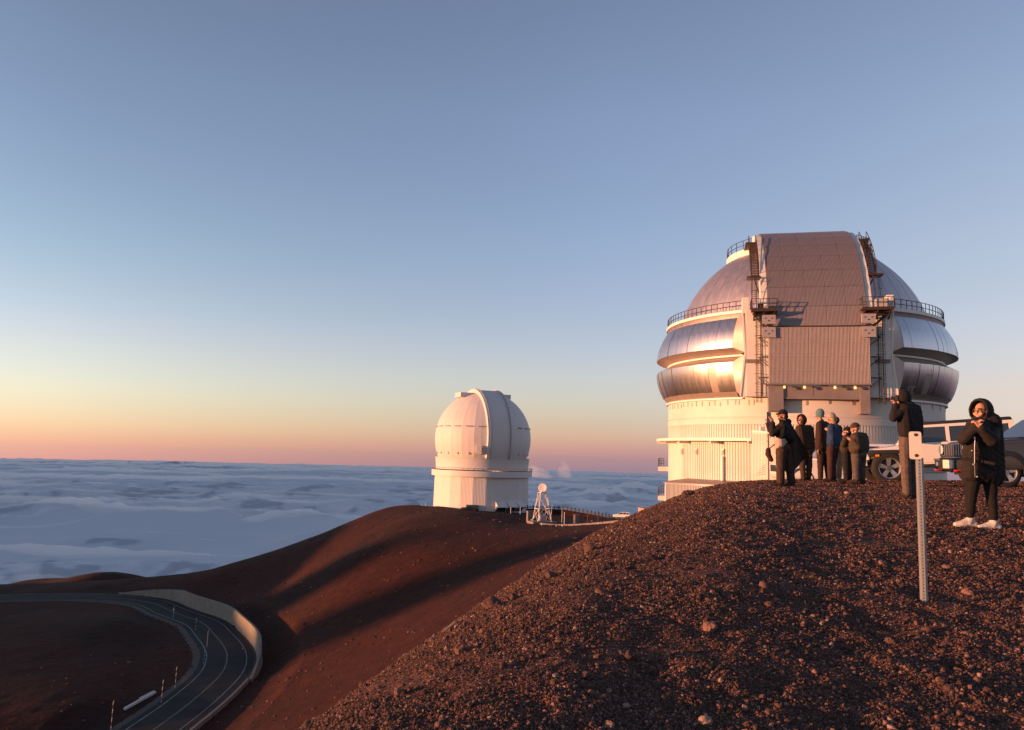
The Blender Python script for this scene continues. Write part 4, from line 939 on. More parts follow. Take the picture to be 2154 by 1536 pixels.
poles = [(1160,1092,200,3.0,'short pale pole just right of the lattice tower'),(1182,1093,200,3.4,'pale pole midway between the lattice tower and the low cabinet'),(1187,1097,196,2.2,'shorter dark pole beside the midway pale pole'),(1236,1094,192,2.2,'thin dark pole right of the low cabinet'),(1258,1094,190,2.4,'thin dark pole nearer to the white car'),
         (887,1070,256,1.5,'stubby bollard at the left end of the far plateau'),(895,1067,258,1.2,'second stubby bollard from the left on the far plateau'),(963,1069,249,1.3,'stubby bollard in front of the far dome wall'),(1074,1086,240,2.6,'slim post below the left intake hood of the far dome'),(1094,1086,240,2.6,'slim post below the right intake hood of the far dome'),(1021,1078,246,1.7,'thin faint post before the loading bay of the far dome')]
for px, py, dep, h, lab in poles:
    q = P(px, py, dep); mb = MB(); mb.tube((0,0,-1.5),(0,0,h),.08,6); mb.tube((0,0,h-.02),(0,0,h+.05),.11,6); tag(mb.build('marker_pole', M_WST if 'pale' in lab or 'stub' in lab or 'slim' in lab else M_DST, None, tuple(q)), lab, 'pole')

# ------------------------------------------------------------------ two observatories on the western ridge, left of the photograph's frame: their evening shadows lie across the flank
for k, (h_, rad, hc, lab) in enumerate(((188, 10.5, 46, 'white dome observatory on the western ridge, the farther of two, outside the photograph'), (148, 10.0, 56, 'white dome observatory on the western ridge, the nearer of two, outside the photograph'))):
    X = -1100.0; Y = h_+math.tan(R_(11))*X
    t = thing('observatory', lab, 'observatory', (X, Y, -10))
    MB().lathe([(rad,-40),(rad,hc)], 0, 360, 40).build('drum_wall', M_FWHITE, t, smooth=True)
    MB().lathe([(rad*1.03*math.cos(a), hc+rad*1.03*math.sin(a)) for a in np.linspace(0, math.pi/2-.02, 14)], 0, 360, 40).build('dome_shell', M_FWHITE, t, smooth=True)

# ------------------------------------------------------------------ vehicles
M_JWHITE = mat('white_car_paint', (.68,.64,.60), .4, 0, .5, coat=.25)
M_JBLACK = mat('black_plastic', (.018,.018,.019), .6, 0, .4)
M_TYRE = mat('tyre_rubber', (.022,.02,.019), .85, 0, .3, bump=(40,.3,.01))
M_RIM = mat('alloy_rim', (.50,.50,.51), .35, .8)
M_GLASS = mat('car_glass', (.02,.024,.028), .05, 0, .9, coat=.3)
M_GPAINT = mat('grey_car_paint', (.045,.042,.043), .32, .2, .5, coat=.5)
M_HEAD = mat('headlamp_glass', (.75,.72,.62), .12, .3, .8)
M_AMBER = mat('amber_lens', (.75,.25,.04), .3)
M_RED = mat('red_hook', (.45,.02,.02), .4)
M_PLATE = mat('number_plate', (.62,.58,.5), .5)
M_CHROME = mat('satin_metal', (.35,.35,.36), .3, .9)
M_DKCAR = mat('dark_car_paint', (.02,.02,.022), .35, .1, .5, coat=.4)

def prism(prof, w0, w1=None, bev=.03, name='body', m=None, parent=None, y_off=0.0, segs=2):
    """side profile (x,z) extruded across the width (w0 at the lowest point, w1 at the highest), edges rounded"""
    w1 = w0 if w1 is None else w1; zs = [p_[1] for p_ in prof]; z0, z1 = min(zs), max(zs)
    bm = bmesh.new(); L_, R__ = [], []
    for x, z in prof:
        w_ = w0+(w1-w0)*(z-z0)/max(1e-6, z1-z0); L_.append(bm.verts.new((x, -w_/2+y_off, z))); R__.append(bm.verts.new((x, w_/2+y_off, z)))
    n = len(prof); bm.faces.new(L_); bm.faces.new(R__[::-1])
    for i in range(n): bm.faces.new((L_[i], R__[i], R__[(i+1)%n], L_[(i+1)%n]))
    bmesh.ops.recalc_face_normals(bm, faces=bm.faces)
    if bev: bmesh.ops.bevel(bm, geom=bm.edges[:], offset=bev, segments=segs, affect='EDGES', profile=.6, clamp_overlap=True)
    me = bpy.data.meshes.new(name); bm.to_mesh(me); bm.free(); o = link(name, me, m, parent); me.shade_smooth(); me.set_sharp_from_angle(angle=R_(35)); return o
_wheel_cache = {}
def wheel(parent, x, y, z, r, wd, side, rim_m=None, steer=0, spokes=5):
    """a wheel: tyre (the part) with rim and hub as its sub-parts; side -1 faces -Y"""
    key = (r, wd, spokes, rim_m.name if rim_m else '')
    if key not in _wheel_cache:
        mb = MB(); pr = [(r*.60,-wd/2+.015),(r*.66,-wd/2),(r*.90,-wd/2+.005),(r*.975,-wd/2+.03),(r,-wd/2+.06),(r,wd/2-.06),(r*.975,wd/2-.03),(r*.9,wd/2-.005),(r*.62,wd/2)]
        n = 40; rows = []
        for i in range(n):
            a = 2*math.pi*i/n; tr = 1+ (.008 if i % 2 else -.004)
            rows.append([(q*(tr if q > r*.93 else 1)*math.cos(a), yy, q*(tr if q > r*.93 else 1)*math.sin(a)) for q, yy in pr])
        rows.append(rows[0]); mb.grid(rows)
        tm = bpy.data.meshes.new('tyre'); tm.from_pydata(mb.v, [], mb.f); tm.update(); tm.materials.append(M_TYRE); tm.shade_smooth(); tm.set_sharp_from_angle(angle=R_(50))
        mb = MB(); rr = r*.64
        mb.grid([[(q*math.cos(2*math.pi*i/32), yy, q*math.sin(2*math.pi*i/32)) for q, yy in ((rr,-wd/2+.0),(rr*.93,-wd/2+.01),(rr*.9,-wd/2+.09),(rr*.9,wd/2-.02))] for i in range(33)])
        for k in range(spokes):
            a = 2*math.pi*k/spokes+.3
            def pt(rad, da, yy): return (rad*math.cos(a+da), yy, rad*math.sin(a+da))
            mb.add([pt(rr*.16,-.9,-wd/2+.045),pt(rr*.16,.9,-wd/2+.045),pt(rr*.93,.24,-wd/2+.02),pt(rr*.93,-.24,-wd/2+.02),pt(rr*.16,-.9,-wd/2+.09),pt(rr*.16,.9,-wd/2+.09),pt(rr*.93,.24,-wd/2+.07),pt(rr*.93,-.24,-wd/2+.07)],
                   [(0,1,2,3),(4,7,6,5),(0,3,7,4),(1,5,6,2)])
        rm = bpy.data.meshes.new('rim'); rm.from_pydata(mb.v, [], mb.f); rm.update(); rm.materials.append(rim_m or M_RIM); 
        mb = MB(); mb.tube((0,-wd/2+.02,0),(0,-wd/2+.1,0),rr*.24,14); 
        for k in range(5): mb.tube((rr*.33*math.cos(k*1.2566),-wd/2+.03,rr*.33*math.sin(k*1.2566)),(rr*.33*math.cos(k*1.2566),-wd/2+.09,rr*.33*math.sin(k*1.2566)),.018,6)
        hm = bpy.data.meshes.new('hub'); hm.from_pydata(mb.v, [], mb.f); hm.update(); hm.materials.append(M_CHROME)
        mb = MB(); mb.tube((0,-wd/2+.10,0),(0,wd/2-.03,0),rr*.88,20); bk = bpy.data.meshes.new('brake_drum'); bk.from_pydata(mb.v, [], mb.f); bk.update(); bk.materials.append(M_JBLACK)
        _wheel_cache[key] = (tm, rm, hm, bk)
    tm, rm, hm, bk = _wheel_cache[key]
    w_ = link('wheel', tm, None, parent, (x,y,z)); w_.rotation_euler = (0, 0, (0 if side < 0 else math.pi)+R_(steer))
    link('rim', rm, None, w_); link('hub', hm, None, w_); link('brake_drum', bk, None, w_); return w_
def panel(name, m, parent, y, pts, th=.012, side=-1):
    """a flat side panel: polygon (x, z) standing th proud of the plane y"""
    n = len(pts); a = [(x, y, z) for x, z in pts]; b = [(x, y+side*th, z) for x, z in pts]
    return MB().add(a+b, [tuple(range(n)), tuple(range(2*n-1, n-1, -1))]+[(i, (i+1)%n, n+(i+1)%n, n+i) for i in range(n)]).build(name, m, parent)
def rrect(x0, x1, z0, z1, r, n=4, skew=0.0):
    out = []
    for cx, cz, a0 in ((x1-r, z1-r, 0), (x0+r, z1-r, 90), (x0+r, z0+r, 180), (x1-r, z0+r, 270)):
        for k in range(n+1):
            a = R_(a0+90*k/n); X = cx+r*math.cos(a); Z_ = cz+r*math.sin(a); out.append((X+skew*(Z_-z0), Z_))
    return out
def arch_flare(parent, m, x, z, r, y0, y1, name='fender_flare', over=.12):
    mb = MB(); a_ = np.linspace(R_(-8), R_(188), 13)
    mb.grid([[(x+r*math.cos(t), y0, z+r*math.sin(t)), (x+r*math.cos(t), y1, z+r*math.sin(t)), (x+(r+over)*math.cos(t), y1+ (y0-y1)*.15, z+(r+over)*math.sin(t)), (x+(r+over)*math.cos(t), y0, z+(r+over)*math.sin(t))] for t in a_])
    return mb.build(name, m, parent, auto=40)

def boxy_suv(name_label, loc, yaw, pitch=0.0):
    """white four-door off-roader: nose +X, near side -Y"""
    t = thing('parked_car', name_label, 'car', loc, 0, 'vehicles parked on the crest'); t.rotation_euler = (0, R_(pitch), R_(yaw))
    W = 1.62
    prism([(-2.12,.52),(1.30,.50),(1.30,.62),(.80,.98),(.80,1.12),(-2.12,1.12)], W, W, .04, 'tub', M_JWHITE, t)
    prism([(.78,.72),(1.95,.72),(1.98,.98),(1.90,1.02),(.78,1.14)], 1.32, 1.18, .05, 'hood', M_JWHITE, t)
    for y in (-.70,.70): prism([(.9,.78),(1.9,.78),(1.9,.92),(.9,.98)], .36, .36, .04, 'front_wing', M_JWHITE, t, y)
    # upright grille with slots and round lamps
    g = prism([(1.95,.70),(2.03,.70),(2.06,1.04),(1.98,1.04)], 1.45, 1.40, .03, 'grille', M_JWHITE, t)
    for k in range(7): mb = MB(); mb.box(2.035,2.07,-.36+.115*k,-.30+.115*k,.76,1.0); mb.build('grille_slot', M_JBLACK, g)
    for y in (-.52,.52): mb = MB(); mb.tube((2.02,y,.90),(2.085,y,.90),.105,16); mb.build('headlamp', M_HEAD, g)
    for y in (-.55,.55): mb = MB(); mb.tube((2.0,y*1.02,.745),(2.075,y*1.02,.745),.045,10); mb.build('turn_lamp', M_AMBER, g)
    prism([(2.08,.46),(2.30,.50),(2.30,.66),(2.08,.68)], 1.58, 1.45, .04, 'front_bumper', M_JBLACK, t)
    for y in (-.74,.74): prism([(2.06,.52),(2.24,.54),(2.24,.70),(2.06,.72)], .22, .20, .02, 'bumper_cap', M_JWHITE, t, y)
    # wide black wheel-arch flares
    for sy in (-1, 1):
        y0, y1 = sy*.78, sy*.94
        prism([(1.98,.80),(2.04,.92),(1.86,1.0),(1.10,.98),(.86,.78),(.74,.50),(.86,.50),(1.02,.74),(1.14,.86),(1.76,.88),(1.86,.80)], .30, .30, .02, 'fender_flare', M_JBLACK, t, sy*.80)
        prism([(-2.12,.62),(-2.06,.92),(-1.86,1.0),(-1.14,.98),(-.92,.74),(-.84,.50),(-.96,.50),(-1.06,.72),(-1.2,.86),(-1.8,.88),(-1.96,.62)], .24, .24, .02, 'fender_flare', M_JBLACK, t, sy*.80)
        mb = MB(); mb.box(1.72,1.84,sy*.93-.02,sy*.93+.02,.80,.86); mb.build('side_marker', M_AMBER, t)
        wheel(t, 1.46, sy*.78, .44, .49, .30, sy, steer=0); wheel(t, -1.50, sy*.78, .44, .49, .30, sy)
        for (x0_, x1_) in ((-.30,.76),(-1.12,-.32)): panel('door', M_JWHITE, t, sy*.81, rrect(x0_, x1_, .56, 1.10, .06), .018, sy)
        for x_ in (-.16,-1.0): mb = MB(); mb.box(x_-.09,x_+.09,sy*.84-.015,sy*.84+.015,.99,1.03); mb.build('door_handle', M_JBLACK, t)
        mb = MB(); mb.box(-.85,.85,sy*.80-.05,sy*.80+.05,.40,.50); mb.build('side_sill', M_JBLACK, t)
        for x_ in (.62,.1): pass
        mi_ = MB(); mi_.box(.50,.64,min(sy*.86,sy*1.06),max(sy*.86,sy*1.06),1.16,1.36); mi_.build('door_mirror', M_JBLACK, t)
    # windscreen frame, hardtop, glass
    mb = MB(); y_ = .70
    for s_ in (-1, 1): mb.beam((.80,s_*y_,1.10),(.42,s_*y_*.93,1.74),.09,.08,(0,s_,0))
    mb.beam((.42,-y_*.93,1.72),(.42,y_*.93,1.72),.09,.09); mb.beam((.80,-y_,1.12),(.80,y_,1.12),.10,.10); mb.build('windscreen_frame', M_JWHITE, t)
    MB().add([(.78,-.66,1.15),(.78,.66,1.15),(.44,.61,1.70),(.44,-.61,1.70)], [(0,1,2,3)]).build('windscreen', mat('windscreen_glass', (.10,.16,.18), .06, 0, .9, coat=.4), t)
    prism([(.42,1.68),(.40,1.79),(-2.10,1.84),(-2.14,1.70)], 1.46, 1.36, .05, 'roof', M_JBLACK, t)
    for sy in (-1, 1):
        def gy(z): return sy*(.80-.09*(z-1.12)/.6)
        def sidepoly(name, m, pts, off):
            a = [(x, gy(z)+sy*off, z) for x, z in pts]; b = [(x, gy(z)+sy*(off-.05), z) for x, z in pts]; n = len(pts)
            return MB().add(a+b, [tuple(range(n)), tuple(range(2*n-1,n-1,-1))]+[(i,(i+1)%n,n+(i+1)%n,n+i) for i in range(n)]).build(name, m, t)
        for x0_, x1_ in ((-.34,-.24),(-1.22,-1.08),(-2.12,-1.98)): sidepoly('window_pillar', M_JWHITE, [(x0_,1.12),(x1_,1.12),(x1_-.02,1.72),(x0_-.02,1.72)], 0)
        sidepoly('window_rail', M_JWHITE, [(.42,1.62),(.40,1.72),(-2.12,1.74),(-2.12,1.64)], .002)
        sidepoly('window_sill', M_JWHITE, [(.74,1.10),(.70,1.17),(-2.12,1.17),(-2.12,1.10)], .003)
        sidepoly('door_window', M_GLASS, rrect(-.25,.62,1.17,1.62,.05)[:5]+[(-.25,1.62),(-.25,1.17),(.66,1.17)] if False else [(.66,1.17),(.44,1.60),(.38,1.63),(-.22,1.64),(-.25,1.60),(-.25,1.20),(-.22,1.17)], -.02)
        sidepoly('door_window', M_GLASS, [(-.35,1.17),(-.37,1.63),(-1.05,1.64),(-1.06,1.17)], -.02)
        sidepoly('side_window', M_GLASS, [(-1.24,1.17),(-1.26,1.64),(-1.97,1.65),(-1.97,1.17)], -.02)
        sidepoly('window_rubber', M_JBLACK, [(.68,1.165),(.68,1.19),(-.27,1.19),(-.27,1.165)], .004)
    mb = MB(); mb.box(-2.13,-2.05,-.66,.66,1.16,1.66); mb.build('rear_window', M_GLASS, t)
    wheel(t, -2.27, 0, 1.0, .39, .24, -1).rotation_euler = (0,0,R_(-90))
    MB().tube((1.46,-.6,.40),(1.46,.6,.40),.06,8).build('axle', M_JBLACK, t); MB().tube((-1.5,-.6,.40),(-1.5,.6,.40),.06,8).build('axle', M_JBLACK, t)
    mb = MB(); mb.box(-2.0,1.9,-.5,.5,.42,.56); mb.build('underbody', M_JBLACK, t)
    return t
def ground_pose(x, y): return (x, y, gz(x, y)-.02)
jx, jy = 12.15, 24.6
_fw = place(1870,1016)
_n, _s = np.array([math.cos(R_(167)), math.sin(R_(167))]), np.array([-math.sin(R_(167)), math.cos(R_(167))])
_w = P(1872, 1013, 24.2); _c = _w[:2]-1.46*_n-.80*_s
jeep = boxy_suv('boxy white off-road car with a black roof and fender, behind the standing photographer', (_c[0], _c[1], _w[2]+.07), 167, 4.0)
def small_suv(label, loc, yaw):
    """grey compact off-roader: nose +X, near side -Y"""
    t = thing('parked_car', label, 'car', loc, R_(yaw), 'vehicles parked on the crest')
    prism([(-1.95,.42),(-2.02,.75),(-1.95,1.08),(.85,1.08),(1.80,.98),(1.98,.90),(2.02,.62),(1.96,.40)], 1.76, 1.70, .07, 'body', M_GPAINT, t, segs=3)
    prism([(.75,1.02),(1.78,.95),(1.90,1.00),(1.82,1.05),(.78,1.14)], 1.52, 1.36, .05, 'bonnet', M_GPAINT, t, segs=3)
    prism([(-1.93,1.06),(-1.85,1.62),(-1.6,1.67),(.05,1.66),(.80,1.10)], 1.66, 1.32, .06, 'cabin', M_GPAINT, t, segs=3)
    g = prism([(1.92,.68),(2.05,.68),(2.04,.99),(1.92,1.0)], 1.58, 1.54, .03, 'grille', M_GPAINT, t)
    for k in range(7): mb = MB(); mb.box(2.02,2.056,-.42+.125*k,-.345+.125*k,.72,.96); mb.build('grille_slot', mat('grille_insert', (.05,.035,.03), .5) if k == 0 else bpy.data.materials['grille_insert'], g)
    for k in range(8): mb = MB(); mb.box(2.03,2.072,-.465+.125*k,-.425+.125*k,.71,.97); mb.build('grille_bar', M_CHROME, g)
    for y in (-.63,.63):
        mb = MB(); mb.tube((1.98,y,.85),(2.07,y,.85),.135,20); h_ = mb.build('headlamp_ring', M_JBLACK, g)
        MB().tube((2.05,y,.85),(2.085,y,.85),.115,20).build('headlamp', M_HEAD, h_)
    prism([(1.94,.30),(2.14,.36),(2.16,.60),(2.02,.66),(1.90,.62)], 1.76, 1.70, .05, 'front_bumper', M_JBLACK, t)
    mb = MB(); mb.box(2.15,2.19,-.28,.22,.40,.60); mb.build('number_plate', M_PLATE, t)
    for y in (-.55,.5): mb = MB(); mb.path([(2.12,y-.06,.36),(2.24,y-.06,.35),(2.24,y+.06,.35),(2.12,y+.06,.36)], .022, 6); mb.build('tow_hook', M_RED, t)
    for y in (-.72,.72): mb = MB(); mb.tube((2.08,y*.96,.50),(2.165,y*.96,.50),.06,12); mb.build('fog_lamp', M_HEAD, t)
    mb = MB(); mb.box(2.02,2.17,-.84,-.50,.585,.63); mb.build('bumper_strip', M_CHROME, t)
    MB().add([(.74,-.70,1.14),(.74,.70,1.14),(.13,.60,1.60),(.13,-.60,1.60)], [(0,1,2,3)]).build('windscreen', M_GLASS, t).location = (.035,0,.03)
    for sy in (-1, 1):
        for r0, pts in (('door_window', [(.62,1.14),(.06,1.56),(-.42,1.57),(-.42,1.14)]), ('door_window', [(-.52,1.14),(-.52,1.57),(-1.22,1.57),(-1.25,1.14)]), ('side_window', [(-1.34,1.16),(-1.32,1.55),(-1.66,1.54),(-1.76,1.2)])):
            def gy(z): return sy*(.83-.17*(z-1.06)/.61+.012)
            a = [(x, gy(z), z) for x, z in pts]; b = [(x, gy(z)-sy*.04, z) for x, z in pts]; n = len(pts)
            MB().add(a+b, [tuple(range(n)), tuple(range(2*n-1,n-1,-1))]+[(i,(i+1)%n,n+(i+1)%n,n+i) for i in range(n)]).build(r0, M_GLASS, t)
        for x0_, x1_ in ((-.44,.72),(-1.30,-.48)): panel('door', M_GPAINT, t, sy*.868, rrect(x0_, x1_, .48, 1.02, .08), .014, sy)
        for cx in (1.28,-1.32):
            arch_flare(t, M_JBLACK, cx, .36, .37, sy*.72, sy*.90); wheel(t, cx, sy*.74, .35, .35, .22, sy)
        mb = MB(); mb.box(.48,.62,min(sy*.86,sy*1.05),max(sy*.86,sy*1.05),1.08,1.26); mb.build('door_mirror', M_GPAINT, t)
        MB().path([(.0,sy*.60,1.70),(-.1,sy*.60,1.76),(-1.5,sy*.60,1.76),(-1.6,sy*.60,1.69)], .025, 6).build('roof_rail', M_JBLACK, t)
        mb = MB(); mb.box(-1.99,-1.93,min(sy*.6,sy*.84),max(sy*.6,sy*.84),.85,1.05); mb.build('tail_lamp', M_RED, t)
    mb = MB(); mb.box(-1.8,1.8,-.6,.6,.25,.44); mb.build('underbody', M_JBLACK, t)
    return t
_p = P(2048, 1005, 17.9)
small_suv('dark grey compact off-road car with a slotted grille and pale number plate', ground_pose(12.68, 18.75), 180-6)
# white car half hidden behind the group of people
boxy2 = None
def plain_suv(label, loc, yaw, paint, group=None, scale=1.0):
    t = thing('parked_car', label, 'car', loc, R_(yaw), group); t.scale = (scale,)*3
    prism([(-2.3,.45),(-2.36,.85),(-2.28,1.12),(.95,1.12),(2.1,1.0),(2.28,.86),(2.30,.55),(2.2,.40)], 1.86, 1.80, .09, 'body', paint, t, segs=3)
    prism([(-2.26,1.08),(-2.05,1.70),(-1.8,1.78),(.15,1.76),(.98,1.12)], 1.76, 1.40, .07, 'cabin', paint, t, segs=3)
    MB().add([(.93,-.74,1.16),(.93,.74,1.16),(.26,.64,1.69),(.26,-.64,1.69)], [(0,1,2,3)]).build('windscreen', M_GLASS, t).location = (.03,0,.03)
    MB().add([(-2.24,-.72,1.16),(-2.24,.72,1.16),(-2.05,.62,1.66),(-2.05,-.62,1.66)], [(0,1,2,3)]).build('rear_window', M_GLASS, t).location = (-.035,0,.01)
    for sy in (-1, 1):
        for pts in ([(.78,1.17),(.20,1.66),(-.40,1.68),(-.42,1.17)], [(-.52,1.17),(-.50,1.68),(-1.25,1.68),(-1.30,1.17)], [(-1.40,1.17),(-1.35,1.67),(-1.85,1.66),(-2.06,1.2)]):
            def gy(z): return sy*(.88-.18*(z-1.08)/.68+.014)
            a = [(x, gy(z), z) for x, z in pts]; b = [(x, gy(z)-sy*.04, z) for x, z in pts]; n = len(pts)
            MB().add(a+b, [tuple(range(n)), tuple(range(2*n-1,n-1,-1))]+[(i,(i+1)%n,n+(i+1)%n,n+i) for i in range(n)]).build('side_window', M_GLASS, t)
        for x0_, x1_ in ((-.46,.82),(-1.38,-.50)): panel('door', paint, t, sy*.918, rrect(x0_, x1_, .50, 1.06, .08), .014, sy)
        for cx in (1.48,-1.45):
            arch_flare(t, M_JBLACK, cx, .38, .39, sy*.76, sy*.945, over=.06); wheel(t, cx, sy*.78, .37, .37, .24, sy)
        mb = MB(); mb.box(.62,.76,min(sy*.9,sy*1.1),max(sy*.9,sy*1.1),1.10,1.28); mb.build('door_mirror', M_JBLACK, t)
        mb = MB(); mb.box(2.2,2.315,min(sy*.5,sy*.85),max(sy*.5,sy*.85),.78,.92); mb.build('headlamp', M_HEAD, t); mb = MB(); mb.box(-2.36,-2.28,min(sy*.66,sy*.88),max(sy*.66,sy*.88),.85,1.15); mb.build('tail_lamp', M_RED, t)
    mb = MB(); mb.box(2.25,2.33,-.5,.5,.66,.9); mb.build('grille', M_JBLACK, t); mb = MB(); mb.box(-2.1,2.0,-.65,.65,.26,.46); mb.build('underbody', M_JBLACK, t)
    return t
_p = P(1640, 1010, 29.0)
plain_suv('white estate car mostly hidden behind the group of people at the crest', ground_pose(12.25, 29.6), 180-8, M_JWHITE, 'vehicles parked on the crest')
q = P(1308, 1091, 215); plain_suv('small white car parked far off on the road left of the silver observatory', tuple(q), 180-20, M_JWHITE, None, 1.0)
q = P(987, 1076, 247); plain_suv('dark car parked at the foot of the far white dome', tuple(q), 180, M_DKCAR, None, 1.15)

# ------------------------------------------------------------------ sign on a perforated channel post, seen from the back
pb = place(1944, 1266)
M_GALV = metal_skin('galvanised_steel', (.42,.40,.39), .48, .25, bump=.3); M_SIGNB = mat('sign_back', (.52,.49,.46), .5, .15, .4, var=(9, (.47,.44,.41), 5))
sg = thing('sign', 'small pale rounded sign seen from behind on a perforated steel channel post', 'sign', tuple(pb))
Zp = float(pb@_f); pxm = Zp/F_PX
sg.rotation_euler = (0, R_(-.2), -math.atan2(pb[0], pb[1]))
ptop = 300*pxm; pw = 15.5*pxm
# channel: two flanges, two webs and a perforated back (built round its holes)
mb = MB(); hw = pw/2
for s_ in (-1, 1):
    mb.box(s_*hw-.5*s_*0-(.0 if s_<0 else hw*.42), s_*hw+(hw*.42 if s_<0 else 0), -.004, 0, -.25, ptop)
    xa_, xb_ = sorted((s_*hw*.58, s_*hw*.52)); mb.box(xa_, xb_, -.03, 0, -.25, ptop)
    xa_, xb_ = sorted((s_*hw*.52, s_*hw*.13)); mb.box(xa_, xb_, -.034, -.03, -.25, ptop)
hz = .026; z_ = -.25
while z_ < ptop-.03:
    mb.box(-hw*.20, hw*.20, -.034, -.03, z_, z_+hz*.6); z_ += hz
mb.build('post', M_GALV, sg)
ph0, ph1 = 297*pxm, 356*pxm; pwid = 24*pxm; off = -7*pxm
bm_pts = rrect(off-pwid/2, off+pwid/2, ph0, ph1, .018, 5); n = len(bm_pts)
MB().add([(x, -.040, z) for x, z in bm_pts]+[(x, -.036, z) for x, z in bm_pts], [tuple(range(n)), tuple(range(2*n-1,n-1,-1))]+[(i,(i+1)%n,n+(i+1)%n,n+i) for i in range(n)]).build('plate', M_SIGNB, sg)
for zz in (ph0+8*pxm, ph1-7*pxm):
    mb = MB(); mb.tube((off+pwid*.06,-.040,zz),(off+pwid*.06,-.043,zz),.0135,14); mb.tube((off+pwid*.06,-.043,zz),(off+pwid*.06,-.051,zz),.0085,6); mb.build('bolt', M_RUSTST, sg)

# ------------------------------------------------------------------ people
def fbm3(x, y, z, s, seed, o=3): return fbm(x/s+.37*z/s, y/s+1.13*z/s, seed, o)
DG = None
def remesh(mb, name, m, parent, voxel, smooth=2, wr=0.0, wscale=.09, seed=1, deci=None, stretch=(1,1,1)):
    """union of the builder's closed shapes as one continuous surface"""
    me = bpy.data.meshes.new(name); me.from_pydata(mb.v, [], mb.f); me.update()
    bm = bmesh.new(); bm.from_mesh(me); bmesh.ops.recalc_face_normals(bm, faces=bm.faces); bm.to_mesh(me); bm.free()
    o = bpy.data.objects.new(name, me); COL.objects.link(o)
    md = o.modifiers.new('r', 'REMESH'); md.mode = 'VOXEL'; md.voxel_size = voxel
    md = o.modifiers.new('s', 'SMOOTH'); md.iterations = smooth; md.factor = .5
    if deci: md = o.modifiers.new('d', 'DECIMATE'); md.ratio = deci
    dg = bpy.context.evaluated_depsgraph_get(); dg.update()
    me2 = bpy.data.meshes.new_from_object(o.evaluated_get(dg)); bpy.data.objects.remove(o); bpy.data.meshes.remove(me)
    me2.name = name
    n = len(me2.vertices); co = np.empty(n*3, np.float32); me2.vertices.foreach_get('co', co); co = co.reshape(-1,3).astype(float)
    if wr and n:
        nr = np.empty(n*3, np.float32); me2.vertices.foreach_get('normal', nr); nr = nr.reshape(-1,3)
        x, y, z = co.T; h = fbm(x/wscale+.8*z/wscale, (y+.3*x)/wscale+1.9*z/wscale, seed, 2); h = 1-np.abs(h)*2.0
        h2 = fbm3(x, y, z, wscale*.4, seed+9)
        co = co + nr*(wr*(h-.15)+.25*wr*h2)[:,None]; me2.vertices.foreach_set('co', co.astype(np.float32).ravel()); me2.update()
    me2.materials.clear(); o2 = link(name, me2, m, parent, None, True); return o2
def cap(mb, p, q, r0, r1, n=10, flat=1.0):
    """tapered capsule; flat squeezes it in depth (Y)"""
    p = Vector(p); q = Vector(q); d = q-p; L = d.length
    if L < 1e-6: d = Vector((0,0,1))
    else: d = d/L
    a = d.orthogonal().normalized(); b = d.cross(a); rows = []
    prof = [(-r0*math.cos(t), r0*math.sin(t)) for t in np.linspace(.02, math.pi/2, 5)] + [(L+r1*math.sin(t), r1*math.cos(t)) for t in np.linspace(0, math.pi/2-.02, 5)]
    for k in range(n):
        t = 2*math.pi*k/n; rows.append([p+d*h+(a*math.cos(t)+b*math.sin(t))*r for h, r in prof])
    v = [q_ for r in rows for q_ in r]; m = len(prof); f = []
    if flat != 1.0:
        c = (p+q)/2; v = [Vector((q_.x, c.y+(q_.y-c.y)*1.0 if False else (q_.y-(p.y+(q.y-p.y)*max(0,min(1,(q_-p).dot(d)/max(L,1e-6)))))*flat+(p.y+(q.y-p.y)*max(0,min(1,(q_-p).dot(d)/max(L,1e-6)))), q_.z)) for q_ in v]
    for k in range(n):
        k2 = (k+1) % n
        for i in range(m-1): f.append((k*m+i, k2*m+i, k2*m+i+1, k*m+i+1))
    f.append(tuple(k*m for k in range(n-1,-1,-1))); f.append(tuple(k*m+m-1 for k in range(n)))
    mb.add(v, f); return mb
def ell(mb, c, r, n=12, rot=None):
    c = Vector(c); v = []; f = []; m = 8
    M = Euler(tuple(R_(a) for a in rot)).to_matrix() if rot else Matrix.Identity(3)
    v.append(c+M@Vector((0,0,-r[2])))
    for i in range(1, m):
        t = -math.pi/2+math.pi*i/m
        for k in range(n): p = 2*math.pi*k/n; v.append(c+M@Vector((r[0]*math.cos(t)*math.cos(p), r[1]*math.cos(t)*math.sin(p), r[2]*math.sin(t))))
    v.append(c+M@Vector((0,0,r[2])))
    for k in range(n): f.append((0, 1+(k+1)%n, 1+k)); f.append((len(v)-1, 1+(m-2)*n+k, 1+(m-2)*n+(k+1)%n))
    for i in range(m-2):
        for k in range(n): a = 1+i*n+k; b = 1+i*n+(k+1)%n; f.append((a, b, b+n, a+n))
    mb.add(v, f); return mb
def chain(mb, pts, rs, n=10, flat=1.0):
    for i in range(len(pts)-1): cap(mb, pts[i], pts[i+1], rs[i], rs[i+1], n, flat)
    return mb
M_SKIN = mat('skin', (.36,.17,.11), .5, 0, .4); M_SKIN2 = mat('skin_pale', (.45,.22,.15), .5, 0, .4)
def cloth(name, c, c2=None, r=.85): return mat(name, c, r, 0, .25, var=(18, c2 or tuple(x*.65 for x in c), 4), bump=(60,.25,.004))

